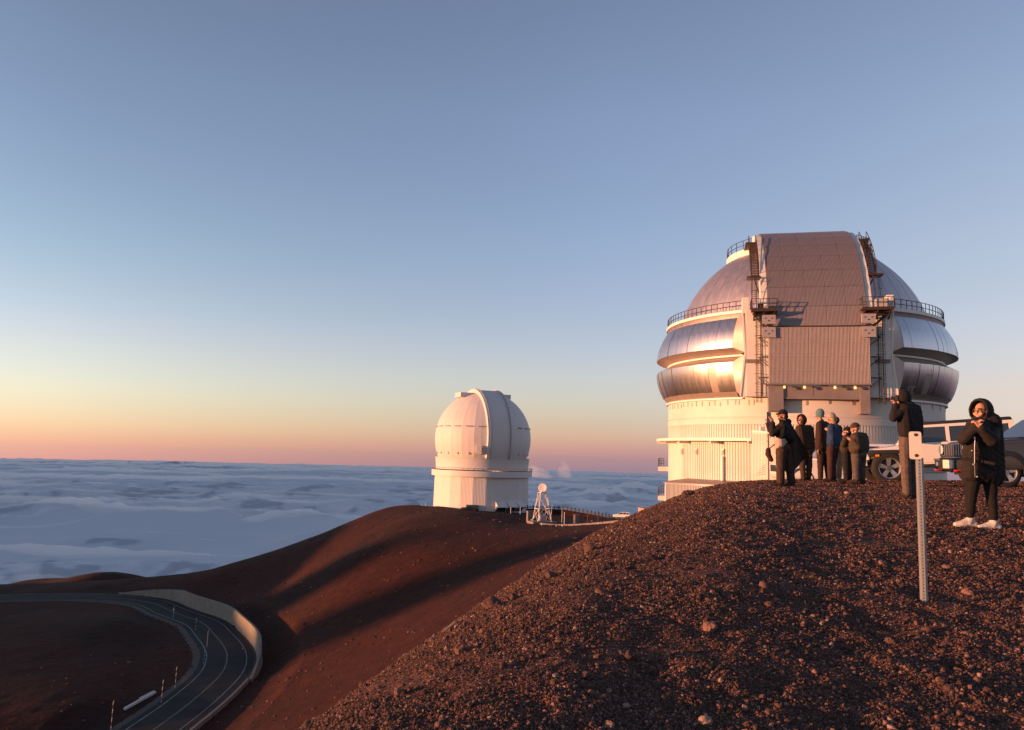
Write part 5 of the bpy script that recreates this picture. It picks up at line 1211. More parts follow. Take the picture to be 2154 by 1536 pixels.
def hand(mb, wrist, tip_dir, palm_n, s=1.0, curl=.5):
    """palm, four unequal bent fingers and a thumb from its side"""
    w = Vector(wrist); d = Vector(tip_dir).normalized(); nrm = Vector(palm_n).normalized(); side = d.cross(nrm).normalized(); nrm = side.cross(d)
    cap(mb, w-d*.01*s, w+d*.075*s, .021*s, .026*s); 
    for k in (-1.0,-.3,.35,1.0): cap(mb, w+d*.02*s+side*k*.018*s, w+d*.085*s+side*k*.028*s, .016*s, .0125*s, 8)
    for k, L in ((-1.0,.060),(-.3,.074),(.35,.070),(1.0,.054)):
        b = w+d*.088*s+side*k*.028*s; m1 = b+(d*math.cos(curl*.6)+nrm*math.sin(curl*.6))*L*.45*s; m2 = m1+(d*math.cos(curl*1.5)+nrm*math.sin(curl*1.5))*L*.33*s; m3 = m2+(d*math.cos(curl*2.3)+nrm*math.sin(curl*2.3))*L*.26*s
        chain(mb, [b, m1, m2, m3], [.0100*s,.0094*s,.0088*s,.0076*s], 8)
    t0 = w+d*.025*s-side*.024*s; t1 = t0-side*.026*s+d*.026*s+nrm*.014*s; t2 = t1+d*.030*s+nrm*.014*s-side*.004*s; chain(mb, [t0, t1, t2], [.014*s,.0115*s,.009*s], 8)
def head(mb, c, face, up=(0,0,1), s=1.0):
    """skull, jaw, nose, brow, lips, ears; face is the direction it looks"""
    c = Vector(c); f = Vector(face).normalized(); u = Vector(up); sd = f.cross(u).normalized(); u = sd.cross(f)
    def e(x, y, z, r, n=12):   # offset along side, face, up
        p = c+(sd*x+f*y+u*z)*s; M = Matrix((sd, f, u)).transposed(); vv = []; m = 8
        mbl = MB(); ell(mbl, (0,0,0), r, n); mb.add([p+M@Vector(q)*s for q in mbl.v], mbl.f)
    e(0,-.012,.025,(.075,.095,.095)); e(0,.025,-.035,(.058,.068,.075)); e(0,.055,-.085,(.034,.035,.030)); e(0,.062,-.045,(.044,.036,.045))
    e(0,.100,-.018,(.012,.018,.026),8); e(0,.094,-.034,(.017,.016,.010),8); e(0,.083,.030,(.052,.022,.014)); e(0,.088,-.062,(.024,.014,.007),8); e(0,.086,-.074,(.021,.014,.008),8)
    for k in (-1, 1): e(k*.074,-.010,-.012,(.010,.020,.032),8); e(k*.042,.070,-.030,(.026,.026,.026),8)
    return f, sd, u
class Fig:
    """a person whose joints are read from the photograph: local X to the right, Y away from the camera, Z up"""
    def __init__(s, label, foot_px, head_top_py, ground=None, group=None):
        s.p = place(*foot_px) if ground is None else np.array(ground, float); az_ = math.atan2(s.p[0], s.p[1])
        s.t = thing('person', label, 'person', tuple(s.p), -az_, group); s.az = az_
        s.zd = float(s.p@_f); s.k = s.zd/F_PX/1.0; s.inv = Matrix.Rotation(az_, 3, 'Z')
    def J(s, px, py, dy=0.0):
        """the local point seen at a place of the picture, dy metres behind the plane of the feet"""
        d = ray(px, py); hd = np.array([math.sin(s.az), math.cos(s.az)]); rr = math.hypot(s.p[0], s.p[1])+dy
        tt = rr/(d[0]*hd[0]+d[1]*hd[1]); q = d*tt-s.p; l = s.inv@Vector(q); return Vector((l.x, l.y, l.z))
def shoe(F, name, ankle, toe, m, s=1.0, sole=None):
    a = Vector(ankle); t = Vector(toe); d = (t-a); d.z = 0; d.normalize(); mb = MB()
    base = Vector((a.x, a.y, 0)); g = min(a.z, .085*s)
    z0 = a.z-.075*s
    heel = Vector((a.x,a.y,z0+.035*s))-d*.05*s; ball = Vector((a.x,a.y,z0+.032*s))+d*.115*s; tip = Vector((a.x,a.y,z0+.028*s))+d*.18*s
    chain(mb, [heel, ball, tip], [.042*s,.044*s,.030*s]); cap(mb, a+Vector((0,0,.03*s)), Vector((a.x,a.y,z0+.05*s))+d*.02*s, .05*s, .05*s); cap(mb, a+d*.02*s, ball+Vector((0,0,.01*s)), .042*s, .035*s)
    o = remesh(mb, name, m, F.t, .009*max(1,s), 2, .002, .03)
    return o
def legs(F, name, m, hips, knees, ankles, r=(.105,.075,.055), wr=.008, seed=3, flare=0):
    mb = MB()
    for h, k, a in zip(hips, knees, ankles): chain(mb, [h, k, Vector(a)+Vector((0,0,.05))], [r[0], r[1], r[2]+flare]); 
    c = (Vector(hips[0])+Vector(hips[1]))/2; ell(mb, c+Vector((0,0,.02)), (abs(hips[0].x-hips[1].x)/2+r[0]*1.02, r[0]*1.25, .13))
    return remesh(mb, name, m, F.t, .013, 2, wr, .11, seed)
def body(F, hd, face, neck, sh, el, wr, hips, knees, ankles, skin, hs=1.0, hands=None, up=(0,0,1)):
    mb = MB(); f, sd, u = head(mb, hd, face, up, hs)
    chain(mb, [neck, Vector(hd)-Vector((0,0,.05))], [.055,.05])
    c0 = (Vector(sh[0])+Vector(sh[1]))/2; c1 = (Vector(hips[0])+Vector(hips[1]))/2
    chain(mb, [c0-Vector((0,0,.10)), (c0+c1)/2, c1+Vector((0,0,.05))], [.07,.075,.075]); cap(mb, Vector(sh[0])-Vector((0,0,.02)), Vector(sh[1])-Vector((0,0,.02)), .04, .04); cap(mb, neck, c0, .052, .05)
    for i in (0, 1):
        chain(mb, [sh[i], el[i], wr[i]], [.04,.034,.026]); chain(mb, [hips[i], knees[i], ankles[i]], [.06,.042,.034])
        cap(mb, ankles[i], Vector(ankles[i])+Vector((-.10,-.02,-.05)), .035, .028)
        if hands: hand(mb, wr[i], *hands[i])
    return remesh(mb, 'body', skin, F.t, .0085, 1, 0, deci=.55), f, sd, u
def torso(mb, sh, hips, r_sh, r_w, r_h, drop=0.0, flat=.8):
    """jacket trunk between shoulders and hem"""
    a, b = Vector(sh[0]), Vector(sh[1]); c, d = Vector(hips[0]), Vector(hips[1]); dn = Vector((0,0,drop))
    for f in (0, .25, .5, .75, 1): 
        p = a.lerp(b, f); q = c.lerp(d, f)-dn+Vector((0,0,r_h*.85)); m_ = p.lerp(q, .5); chain(mb, [p, m_, q], [r_sh, r_w, r_h], 10, flat)
    return mb
def glasses(F, hd, f, sd, u, s=1.0, m=None):
    mb = MB(); c = Vector(hd)
    for k in (-1, 1):
        q = c+(sd*k*.034+f*.100+u*.004)*s; mb.path([q+(sd*math.cos(t)*.026+u*math.sin(t)*.019)*s for t in np.linspace(0,2*math.pi,13)], .003*s, 4)
        mb.tube(q+sd*k*.026*s, c+(sd*k*.078-f*.005+u*.01)*s, .0028*s, 4)
    mb.tube(c+(-sd*.008+f*.103+u*.008)*s, c+(sd*.008+f*.103+u*.008)*s, .003*s, 4)
    return mb.build('glasses', m or M_JBLACK, F.t)
def eyes(F, hd, f, sd, u, s=1.0):
    for k in (-1, 1):
        e_ = MB(); ell(e_, Vector(hd)+(sd*k*.033+f*.080+u*.003)*s, (.0105*s,)*3, 8); o = e_.build('eye', mat('eye_white', (.6,.56,.52), .2) if 'eye_white' not in bpy.data.materials else bpy.data.materials['eye_white'], F.t, smooth=True)
        e_ = MB(); ell(e_, Vector(hd)+(sd*k*.033+f*.0875+u*.003)*s, (.006*s,)*3, 8); e_.build('iris', M_JBLACK, o)
def brows(F, hd, f, sd, u, s, m):
    mb = MB()
    for k in (-1, 1): mb.path([Vector(hd)+(sd*k*x+f*y+u*z)*s for x, y, z in ((.014,.105,.030),(.034,.100,.036),(.055,.086,.030))], .005*s, 5)
    return mb.build('eyebrows', m, F.t)
def hood(mb, hd, f, sd, u, s=1.0, r=(.125,.13,.15), open_=.05):
    """a drawn-up hood: shell behind and over the head, open at the face"""
    c = Vector(hd); n = 16; M = Matrix((sd, f, u)).transposed(); rows_o, rows_i = [], []
    tmax = math.radians(118)
    for k in range(n):
        a = 2*math.pi*k/n; ro, ri = [], []
        for t in np.linspace(.06, tmax, 9):
            dx, dz, dy = math.sin(t)*math.cos(a), math.sin(t)*math.sin(a), -math.cos(t)
            p = Vector((r[0]*dx, r[1]*dy, r[2]*dz+.01)); ro.append(c+M@(p)*s); ri.append(c+M@(p*.86)*s)
        rows_o.append(ro); rows_i.append(ri)
    v = []; m = 9
    for ro, ri in zip(rows_o, rows_i): v += ro+ri[::-1]
    f_ = []
    for k in range(n):
        k2 = (k+1) % n
        for i in range(2*m-1): f_.append((k*2*m+i, k2*2*m+i, k2*2*m+i+1, k*2*m+i+1))
    f_.append(tuple(k*2*m for k in range(n))); f_.append(tuple(k*2*m+2*m-1 for k in range(n-1,-1,-1)))
    mb.add(v, f_); return mb
def knit_cap(F, name, hd, f, sd, u, m, s=1.0, low=-.01, tall=1.0, vox=.009):
    mb = MB(); M = Matrix((sd, f, u)).transposed(); c = Vector(hd); q = MB(); ell(q, (0,-.012,.04), (.088,.104,.10*tall), 16)
    vv = []
    for p in q.v:
        p = Vector(p); p.z = max(p.z, low+.03*(p.y < 0)*0); vv.append(c+M@p*s)
    mb.add(vv, q.f)
    ring = [c+M@Vector((.083*math.cos(t), -.012+.099*math.sin(t), low+.012))*s for t in np.linspace(0, 2*math.pi, 17)]
    for a, b in zip(ring[:-1], ring[1:]): cap(mb, a, b, .0105*s, .0105*s, 8)
    return remesh(mb, name, m, F.t, vox, 1, .003, .02)

def at_r(px, r):
    d = ray(px, 1010); h = math.hypot(d[0], d[1]); x, y = d[0]/h*r, d[1]/h*r; return (x, y, gz(x, y))
GP = 'people gathered on the crest'
# -- man holding up a tablet, coat blown back
F = Fig('person in a dark flat cap and flapping long coat holding up a tablet', (1652,1024), 860, group=GP); J = F.J
hd = J(1646,875); fc = (-1,-.35,-.05); nk = J(1652,890); sh = [J(1646,897,-.12), J(1657,897,.16)]; el = [J(1625,912,-.22), J(1622,905,.12)]; wrs = [J(1625,889,-.16), J(1615,890,.10)]
hp = [J(1643,945,-.08), J(1653,945,.08)]; kn = [J(1642,981,-.10), J(1660,982,.06)]; an = [J(1642,1017,-.08), J(1665,1018,.08)]
tb_c = J(1617,879,-.03)
_, f, sd, u = body(F, hd, fc, nk, sh, el, wrs, hp, kn, an, M_SKIN, hands=[((-.35,.25,1),(-.6,.8,0),1.1,.5),((.05,0,1),(.4,-1,0),1.1,.5)])
C1 = cloth('black_coat', (.016,.014,.014)); mb = MB(); torso(mb, sh, [J(1643,925,-.10), J(1661,930,.12)], .105,.125,.12,0,.95)
for i in (0, 1): chain(mb, [sh[i], el[i], wrs[i].lerp(el[i],.12)], [.085,.075,.058])
chain(mb, [J(1646,888,-.02), J(1658,888,.08)], [.07,.075]); remesh(mb, 'coat', C1, F.t, .012, 2, .007, .12, 4)
mb = MB(); rows = []          # the blown coat skirt: a double sheet with folds
for a in np.linspace(0, 1, 15):
    ra = []
    for b in np.linspace(0, 1, 15):
        px = (1645*(1-b)+1671*b)*(1-a)+(1650*(1-b)+1704*b)*a + 26*a*a*(1-b)*b*2; py = (915*(1-b)+902*b)*(1-a)+(992*(1-b)+955*b)*a + (6*math.sin(b*9))*a
        ra.append(J(px, py, .10+.10*math.sin(b*8+a*3)*a+.12*b))
    rows.append(ra)
for dy in (0, .02): mb.grid([[Vector((q.x,q.y+dy,q.z)) for q in r] for r in rows])
mb.build('coat_skirt', cloth('sunlit_coat', (.045,.026,.019)), F.t, smooth=True)  # same black coat cloth; the sun's brown is put into its colour
mb = MB(); chain(mb, [J(1641,922,-.06), J(1640,938,-.06)], [.12,.125], 12); remesh(mb, 'sweater_hem', cloth('pale_sweater', (.45,.36,.31)), F.t, .012, 2, .006, .05)
legs(F, 'trousers', cloth('brown_trousers', (.055,.030,.022)), hp, kn, an, (.115,.095,.085), .007, 5)
for i, tx in ((0,-.3),(1,-.25)): shoe(F, 'boot', an[i], an[i]+Vector((tx,-.08,0)), cloth('dark_leather', (.03,.018,.014), r=.6), 1.15)
knit_cap(F, 'cap', hd, f, sd, u, cloth('cap_wool', (.02,.016,.016)), 1.05, .035)
mb = MB(); c = Vector(hd); chain(mb, [c+(f*.09+u*.05-sd*.05), c+(f*.13+u*.042), c+(f*.09+u*.05+sd*.05)], [.018,.02,.018]); remesh(mb, 'cap_peak', cloth('cap_peak_wool', (.016,.013,.013)), F.t, .008, 2)
glasses(F, hd, f, sd, u, 1.0); mb = MB(); cap(mb, c+(-f*.06-u*.02), c+(-f*.05+u*.02), .065, .07); remesh(mb, 'hair', cloth('dark_hair', (.02,.015,.013)), F.t, .01, 1)
t_ = thing('tablet', 'dark tablet held up by the person in the flat cap', 'tablet', tuple(F.p+np.array(Matrix.Rotation(-F.az,3,'Z')@tb_c)), -F.az+R_(62))
mb = MB(); v_ = rrect(-.095,.095,-.125,.125,.012); n = len(v_)
mb.add([(x,-.004,z) for x, z in v_]+[(x,.004,z) for x, z in v_], [tuple(range(n)), tuple(range(2*n-1,n-1,-1))]+[(i,(i+1)%n,n+(i+1)%n,n+i) for i in range(n)]); mb.build('tablet_case', mat('tablet_case', (.12,.12,.12), .4), t_)
mb = MB(); mb.box(-.085,.085,.0045,.006,-.112,.112); mb.build('tablet_screen', M_GLASS, t_)
bg_ = thing('shoulder_bag', 'small dark red bag hanging at the left hip of the person with the tablet', 'bag', tuple(F.p+np.array(Matrix.Rotation(-F.az,3,'Z')@J(1618,957,-.05))), -F.az)
o_ = J(1618,957,-.05); mb = MB(); chain(mb, [J(1616,947,-.05)-o_, J(1616,956,-.05)-o_, J(1622,967,-.05)-o_], [.055,.06,.05]); remesh(mb, 'bag_body', cloth('bag_cloth', (.05,.018,.018)), bg_, .01, 2, .004, .04)
MB().path([J(1618,944,-.06)-o_, J(1628,936,-.12)-o_, J(1641,925,-.16)-o_, J(1649,900,-.17)-o_], .012, 6).build('bag_strap', M_JBLACK, bg_)

def stander(label, foot, hdp, face, neck, shp, elp, wrp, hpp, knp, anp, jacket, trousers, shoes, skin=M_SKIN, hem=None, rs=(.10,.125,.13), rarm=(.082,.072,.056), hands=None, hs=1.0, legr=(.11,.085,.07), seed=11, wr=.005, ground=None, shoe_dir=(-.3,-.1,0)):
    F = Fig(label, foot, 0, group=GP, ground=ground); J = F.J
    hd = J(*hdp); nk = J(*neck); sh = [J(*q) for q in shp]; el = [J(*q) for q in elp]; wrs = [J(*q) for q in wrp]; hp = [J(*q) for q in hpp]; kn = [J(*q) for q in knp]; an = [J(*q) for q in anp]
    _, f, sd, u = body(F, hd, face, nk, sh, el, wrs, hp, kn, an, skin, hs, hands)
    hm = [J(*q) for q in (hem or hpp)]
    mb = MB(); torso(mb, sh, hm, rs[0], rs[1], rs[2], 0, .9)
    for i in (0, 1): chain(mb, [sh[i], el[i], wrs[i].lerp(el[i],.10)], list(rarm))
    chain(mb, [nk, nk+Vector((0,0,-.06))], [.075,.09]); F.jk = remesh(mb, 'jacket', jacket, F.t, .012, 2, wr, .14, seed)
    legs(F, 'trousers', trousers, hp, kn, an, legr, .006, seed+3)
    for a in an: shoe(F, 'shoe', a, a+Vector(shoe_dir), shoes, 1.05)
    F.hd, F.f, F.sd, F.u = hd, f, sd, u; return F
LEATH = bpy.data.materials['dark_leather']
H0 = ((-.2,-.1,-1),(1,0,0),1.0,.6)
# -- hooded person behind the coat
F = stander('person in a dark brown hooded jacket, hood drawn close round the face', (1694,1012), (1686,884), (-.75,-.65,-.1), (1689,897), [(1682,903,-.14),(1702,903,.10)], [(1679,926,-.16),(1709,925,.10)], [(1684,948,-.16),(1707,950,.02)],
    [(1688,952,-.08),(1701,952,.08)], [(1688,982,-.06),(1702,982,.06)], [(1690,1009,-.06),(1701,1008,.06)], cloth('brown_jacket', (.050,.028,.018)), cloth('olive_trousers', (.055,.035,.024)), LEATH, hem=[(1686,950,-.10),(1702,953,.12)], rs=(.12,.15,.16), hands=[H0,H0], seed=21)
mb = MB(); hood(mb, F.hd, F.f, F.sd, F.u, 1.1); remesh(mb, 'hood', cloth('brown_hood', (.040,.021,.014)), F.t, .009, 2, .006, .05, 2); glasses(F, F.hd, F.f, F.sd, F.u, 1.05)
# -- person in teal cap
F = stander('person in a teal knit cap and brown jacket seen from behind, watching leftwards', (1732,1012), (1724,873), (-.85,.5,.05), (1728,887), [(1724,894,-.16),(1737,894,.14)], [(1725,921,-.20),(1742,920,.16)], [(1722,945,-.18),(1741,944,.10)],
    [(1726,952,-.08),(1738,952,.08)], [(1726,981,-.06),(1740,981,.06)], [(1726,1009,-.06),(1742,1008,.06)], cloth('russet_jacket', (.040,.020,.015)), cloth('dark_brown_trousers', (.040,.021,.016)), LEATH, hem=[(1725,950,-.12),(1739,952,.12)], rs=(.105,.13,.135), hands=[H0,H0], seed=31, ground=at_r(1732, 24.2))
knit_cap(F, 'knit_cap', F.hd, F.f, F.sd, F.u, cloth('teal_wool', (.10,.19,.21)), 1.22, -.05, 1.12)
# -- person half hidden behind, tan trousers
F = stander('person in tan trousers and navy coat mostly hidden behind the pale-capped person', (1763,1009), (1757,886), (-1,.3,0), (1759,897), [(1752,902,.0),(1764,902,.25)], [(1752,922,.05),(1766,924,.25)], [(1750,940,.05),(1764,944,.2)],
    [(1756,946,.05),(1763,946,.2)], [(1757,978,.06),(1765,978,.2)], [(1756,1006,.05),(1765,1006,.2)], cloth('navy_coat', (.018,.022,.035)), cloth('tan_trousers', (.34,.22,.13)), cloth('pale_shoes', (.3,.25,.2)), hem=[(1755,946,.05),(1764,946,.2)], seed=41, hands=[H0,H0], ground=at_r(1763, 22.8))
mb = MB(); cap(mb, F.hd+Vector((0,0,.0)), F.hd+Vector((.02,0,.03)), .09, .09); remesh(mb, 'hair', cloth('brown_hair', (.06,.04,.025)), F.t, .01, 1, .006, .03)
# -- pale-capped person
F = stander('person in a pale knit cap with long fair hair and blue jacket', (1750,1012), (1748,881), (-1,-.1,.05), (1751,894), [(1748,899,-.16),(1758,899,.08)], [(1751,921,-.20),(1761,918,.10)], [(1744,906,-.20),(1750,905,.06)],
    [(1748,944,-.10),(1756,944,.04)], [(1747,978,-.10),(1752,978,.02)], [(1747,1008,-.10),(1753,1008,.0)], cloth('blue_jacket', (.020,.045,.105)), cloth('maroon_trousers', (.050,.020,.017)), LEATH, hem=[(1749,940,-.12),(1759,940,.06)], rs=(.095,.11,.12), hs=.95, hands=[((-1,.1,.6),(0,1,0),.9,.8),((-1,-.1,.6),(0,-1,0),.9,.8)], seed=51, skin=M_SKIN2, ground=at_r(1750, 22.0))
knit_cap(F, 'knit_cap', F.hd, F.f, F.sd, F.u, cloth('cream_wool', (.36,.31,.26)), 1.08, .02, 1.15)
mb = MB(); chain(mb, [F.hd+Vector((.05,-.03,.0)), F.hd+Vector((.07,-.06,-.12)), F.hd+Vector((.10,-.10,-.26))], [.06,.05,.028]); remesh(mb, 'hair', cloth('fair_hair', (.28,.20,.12)), F.t, .009, 1, .008, .02)
eyes(F, F.hd, F.f, F.sd, F.u, .95)
# -- small person with a phone
F = stander('short person in dark olive jacket and black hat taking a picture with a phone', (1783,1011), (1782,909), (-1,-.15,-.05), (1785,919), [(1780,923,-.14),(1789,923,.12)], [(1775,935,-.22),(1782,934,.10)], [(1780,917,-.20),(1778,918,.06)],
    [(1779,955,-.08),(1787,955,.08)], [(1780,983,-.08),(1786,983,.06)], [(1781,1009,-.08),(1787,1008,.06)], cloth('olive_jacket', (.040,.030,.016)), cloth('black_trousers', (.012,.011,.012)), LEATH, hem=[(1778,954,-.12),(1787,954,.10)], rs=(.095,.12,.125), hs=.92, hands=[((-.7,.2,.6),(.2,1,0),.9,1.0),((-.4,-.1,.8),(.2,-1,0),.9,1.0)], seed=61, skin=M_SKIN2, ground=at_r(1783, 21.0))
knit_cap(F, 'hat', F.hd, F.f, F.sd, F.u, cloth('black_wool', (.014,.012,.013)), 1.0, .03); mb = MB(); cap(mb, F.hd+Vector((.04,0,-.06)), F.hd+Vector((.03,0,.0)), .06, .075); remesh(mb, 'hair', bpy.data.materials['dark_hair'], F.t, .01, 1)
def phone(label, F, at, yaw, w_=.075, h_=.15):
    q = F.p+np.array(Matrix.Rotation(-F.az,3,'Z')@Vector(at)); t_ = thing('phone', label, 'phone', tuple(q), -F.az+R_(yaw)); v_ = rrect(-h_/2,h_/2,-w_/2,w_/2,.012); n = len(v_)
    MB().add([(x,-.004,z) for x, z in v_]+[(x,.004,z) for x, z in v_], [tuple(range(n)), tuple(range(2*n-1,n-1,-1))]+[(i,(i+1)%n,n+(i+1)%n,n+i) for i in range(n)]).build('phone_body', M_JBLACK, t_)
    MB().box(-h_/2+.006,h_/2-.006,.0042,.0052,-w_/2+.005,w_/2-.005).build('phone_screen', M_GLASS, t_)
phone('black phone in the hands of the short person in olive', F, F.J(1776,912,-.08), 70)
# -- grey-coated man
F = stander('bearded person in a grey-brown coat and brown cap looking down at a phone', (1806,1014), (1799,902), (-.95,-.2,-.25), (1805,915), [(1800,921,-.18),(1815,921,.10)], [(1805,941,-.26),(1813,940,.10)], [(1793,926,-.26),(1794,925,.02)],
    [(1801,958,-.09),(1812,958,.08)], [(1801,984,-.09),(1812,984,.07)], [(1802,1010,-.09),(1813,1010,.07)], cloth('taupe_coat', (.065,.045,.033)), cloth('grey_jeans', (.085,.068,.062)), cloth('brown_shoes', (.06,.035,.024)), hem=[(1800,955,-.12),(1814,955,.10)], rs=(.125,.15,.155), hands=[((-1,.3,.2),(0,.4,1),1.0,.7),((-1,-.2,.2),(0,-.4,1),1.0,.7)], seed=71, legr=(.115,.09,.08), ground=at_r(1806, 20.0))
knit_cap(F, 'knit_cap', F.hd, F.f, F.sd, F.u, cloth('brown_wool', (.07,.036,.022)), 1.04, .03)
mb = MB(); M3 = F.f; chain(mb, [F.hd+F.f*.07-F.u*.085, F.hd+F.f*.055-F.u*.12], [.035,.03]); cap(mb, F.hd-F.sd*.05+F.f*.02-F.u*.07, F.hd+F.sd*.05+F.f*.02-F.u*.07, .03, .03); remesh(mb, 'beard', cloth('white_beard', (.42,.36,.31)), F.t, .008, 1, .004, .02)
eyes(F, F.hd, F.f, F.sd, F.u); mb = MB(); chain(mb, [F.J(1806,916,.05), F.J(1813,917,.02)], [.08,.085]); remesh(mb, 'folded_hood', bpy.data.materials['taupe_coat'], F.t, .012, 2, .006, .06)
phone('black phone in the hands of the bearded person in the grey-brown coat', F, F.J(1788,921,-.10), 65)
# -- standing photographer
F = stander('tall person in a black hooded jacket and faded jeans raising a camera to the eye', (1910,1049), (1899,838), (-1,.05,.05), (1906,853), [(1902,862,-.20),(1925,863,.14)], [(1880,878,-.30),(1886,876,.16)], [(1884,853,-.24),(1883,850,.0)],
    [(1904,925,-.10),(1924,925,.08)], [(1905,985,-.12),(1925,985,.06)], [(1908,1041,-.10),(1926,1044,.06)], cloth('black_jacket', (.017,.014,.015)), cloth('faded_jeans', (.12,.085,.072)), cloth('worn_boots', (.06,.036,.026)), hem=[(1906,922,-.13),(1926,922,.12)], rs=(.115,.135,.14), rarm=(.09,.082,.058), hands=[((-.25,.5,1),(-1,.8,.2),1.05,1.0),((-.2,.1,1),(-1,-.8,0),1.05,1.0)], wr=.009, seed=81, legr=(.115,.088,.078))
mb = MB(); hood(mb, F.hd, F.f, F.sd, F.u, 1.08, r=(.125,.135,.15)); chain(mb, [F.J(1906,852,0), F.J(1914,856,.02)], [.10,.11]); remesh(mb, 'hood', bpy.data.materials['black_jacket'], F.t, .010, 2, .006, .06, 3)
mb = MB(); chain(mb, [F.J(1903,926,-.15), F.J(1928,926,.0)], [.03,.03]); q = F.p+np.array(Matrix.Rotation(-F.az,3,'Z')@F.J(1886.5,838,-.06)); t_ = thing('camera', 'black camera with a lens held at eye level by the tall photographer', 'camera', tuple(q), -F.az+R_(-88))
prism([(-.07,-.045),(.07,-.045),(.07,.035),(.03,.035),(.02,.06),(-.02,.06),(-.03,.035),(-.07,.035)], .05, .05, .006, 'camera_body', M_JBLACK, t_)
mb = MB(); mb.tube((0,-.025,-.005),(0,-.085,-.005),.040,16); mb.tube((0,-.085,-.005),(0,-.10,-.005),.044,16); mb.build('lens', M_JBLACK, t_, auto=40); MB().tube((0,-.099,-.005),(0,-.1015,-.005),.034,16).build('front_glass', M_GLASS, t_)
# -- woman in the fur-trimmed hood at the right edge
F = stander('person in black hooded coat, glasses and white trainers at the right edge', (2056,1110), (2064,866), (-.52,-.85,-.02), (2072,884), [(2051,899,-.18),(2089,899,.12)], [(2027,922,-.28),(2086,925,-.22)], [(2054,899,-.34),(2062,900,-.36)],
    [(2049,1000,-.06),(2082,1000,.10)], [(2042,1050,-.08),(2086,1052,.06)], [(2041,1096,-.06),(2091,1102,.02)], cloth('black_quilted_coat', (.020,.016,.016)), cloth('black_leggings', (.010,.008,.008)), cloth('white_trainers', (.60,.53,.48)), hem=[(2045,1011,-.10),(2092,1019,.12)], rs=(.115,.128,.130), rarm=(.095,.085,.060), hands=[((.4,-.2,1),(1,.3,0),.95,.9),((-.5,-.2,.8),(-1,.3,0),.95,.9)], seed=91, legr=(.098,.068,.05), skin=M_SKIN2, wr=.011, shoe_dir=(-.30,-.16,0))
mb = MB(); hood(mb, F.hd, F.f, F.sd, F.u, 1.12, r=(.126,.150,.155)); chain(mb, [F.J(2064,889,.0), F.J(2084,888,.04)], [.12,.13]); remesh(mb, 'hood', bpy.data.materials['black_quilted_coat'], F.t, .010, 2, .004, .08, 7)
glasses(F, F.hd, F.f, F.sd, F.u, .98); eyes(F, F.hd, F.f, F.sd, F.u, .98); brows(F, F.hd, F.f, F.sd, F.u, .98, bpy.data.materials['dark_hair'])
mb = MB(); c0_ = F.J(2066,1003,.0); rows = []
for dz in (.06, .02, -.02, -.045): rows.append([(c0_.x+.02+(.185+.012*math.sin(3*t))*math.cos(t), c0_.y+.05+.6*.185*math.cos(t)+(.075+.01*math.sin(4*t))*math.sin(t), c0_.z+dz+.012*math.sin(2*t+1)) for t in np.linspace(0, 2*math.pi, 33)])
mb.grid(rows); mb.build('shirt_hem', cloth('white_shirt', (.55,.47,.42)), F.t, smooth=True)
bt_ = mat('snap_button', (.5,.45,.4), .3, .6)
for px, py in ((2044,948),(2047,977),(2055,1003),(2050,921)): MB().tube(F.J(px,py,-.30), F.J(px,py,-.27), .011, 8).build('snap_button', bt_, F.t)

mb = MB(); mb.path([F.J(2052,905,-.29), F.J(2050,940,-.30), F.J(2050,975,-.29), F.J(2051,1004,-.26)], .006, 6); mb.build('zip', M_CHROME, F.t)
for px, py in ((2034,968),(2078,974)): mb = MB(); q = F.J(px,py,-.27 if px < 2050 else -.20); mb.beam(q+Vector((-.075,0,.02)), q+Vector((.075,.01,-.01)), .012, .035); mb.build('pocket_flap', bpy.data.materials['black_quilted_coat'], F.t)
M_SOLE = mat('grey_sole', (.30,.27,.25), .7)
for a_, tx in ((F.J(2041,1096,-.06), 0), (F.J(2091,1102,.02), 1)):
    d = Vector((-.30,-.16,0)).normalized(); n_ = Vector((-d.y,d.x,0)); z0 = a_.z-.078; outl = [(-.055,-.030),(-.062,0),(-.055,.030),(.0,.038),(.08,.046),(.14,.044),(.19,.024),(.205,0),(.19,-.024),(.14,-.044),(.08,-.046),(.0,-.038)]
    A_ = [Vector((a_.x,a_.y,z0))+d*u_*1.05+n_*w_*1.05 for u_, w_ in outl]; k = len(A_)
    MB().add(A_+[q+Vector((0,0,.024)) for q in A_], [tuple(range(k-1,-1,-1)), tuple(range(k,2*k))]+[(i,(i+1)%k,k+(i+1)%k,k+i) for i in range(k)]).build('shoe_sole', M_SOLE, F.t)

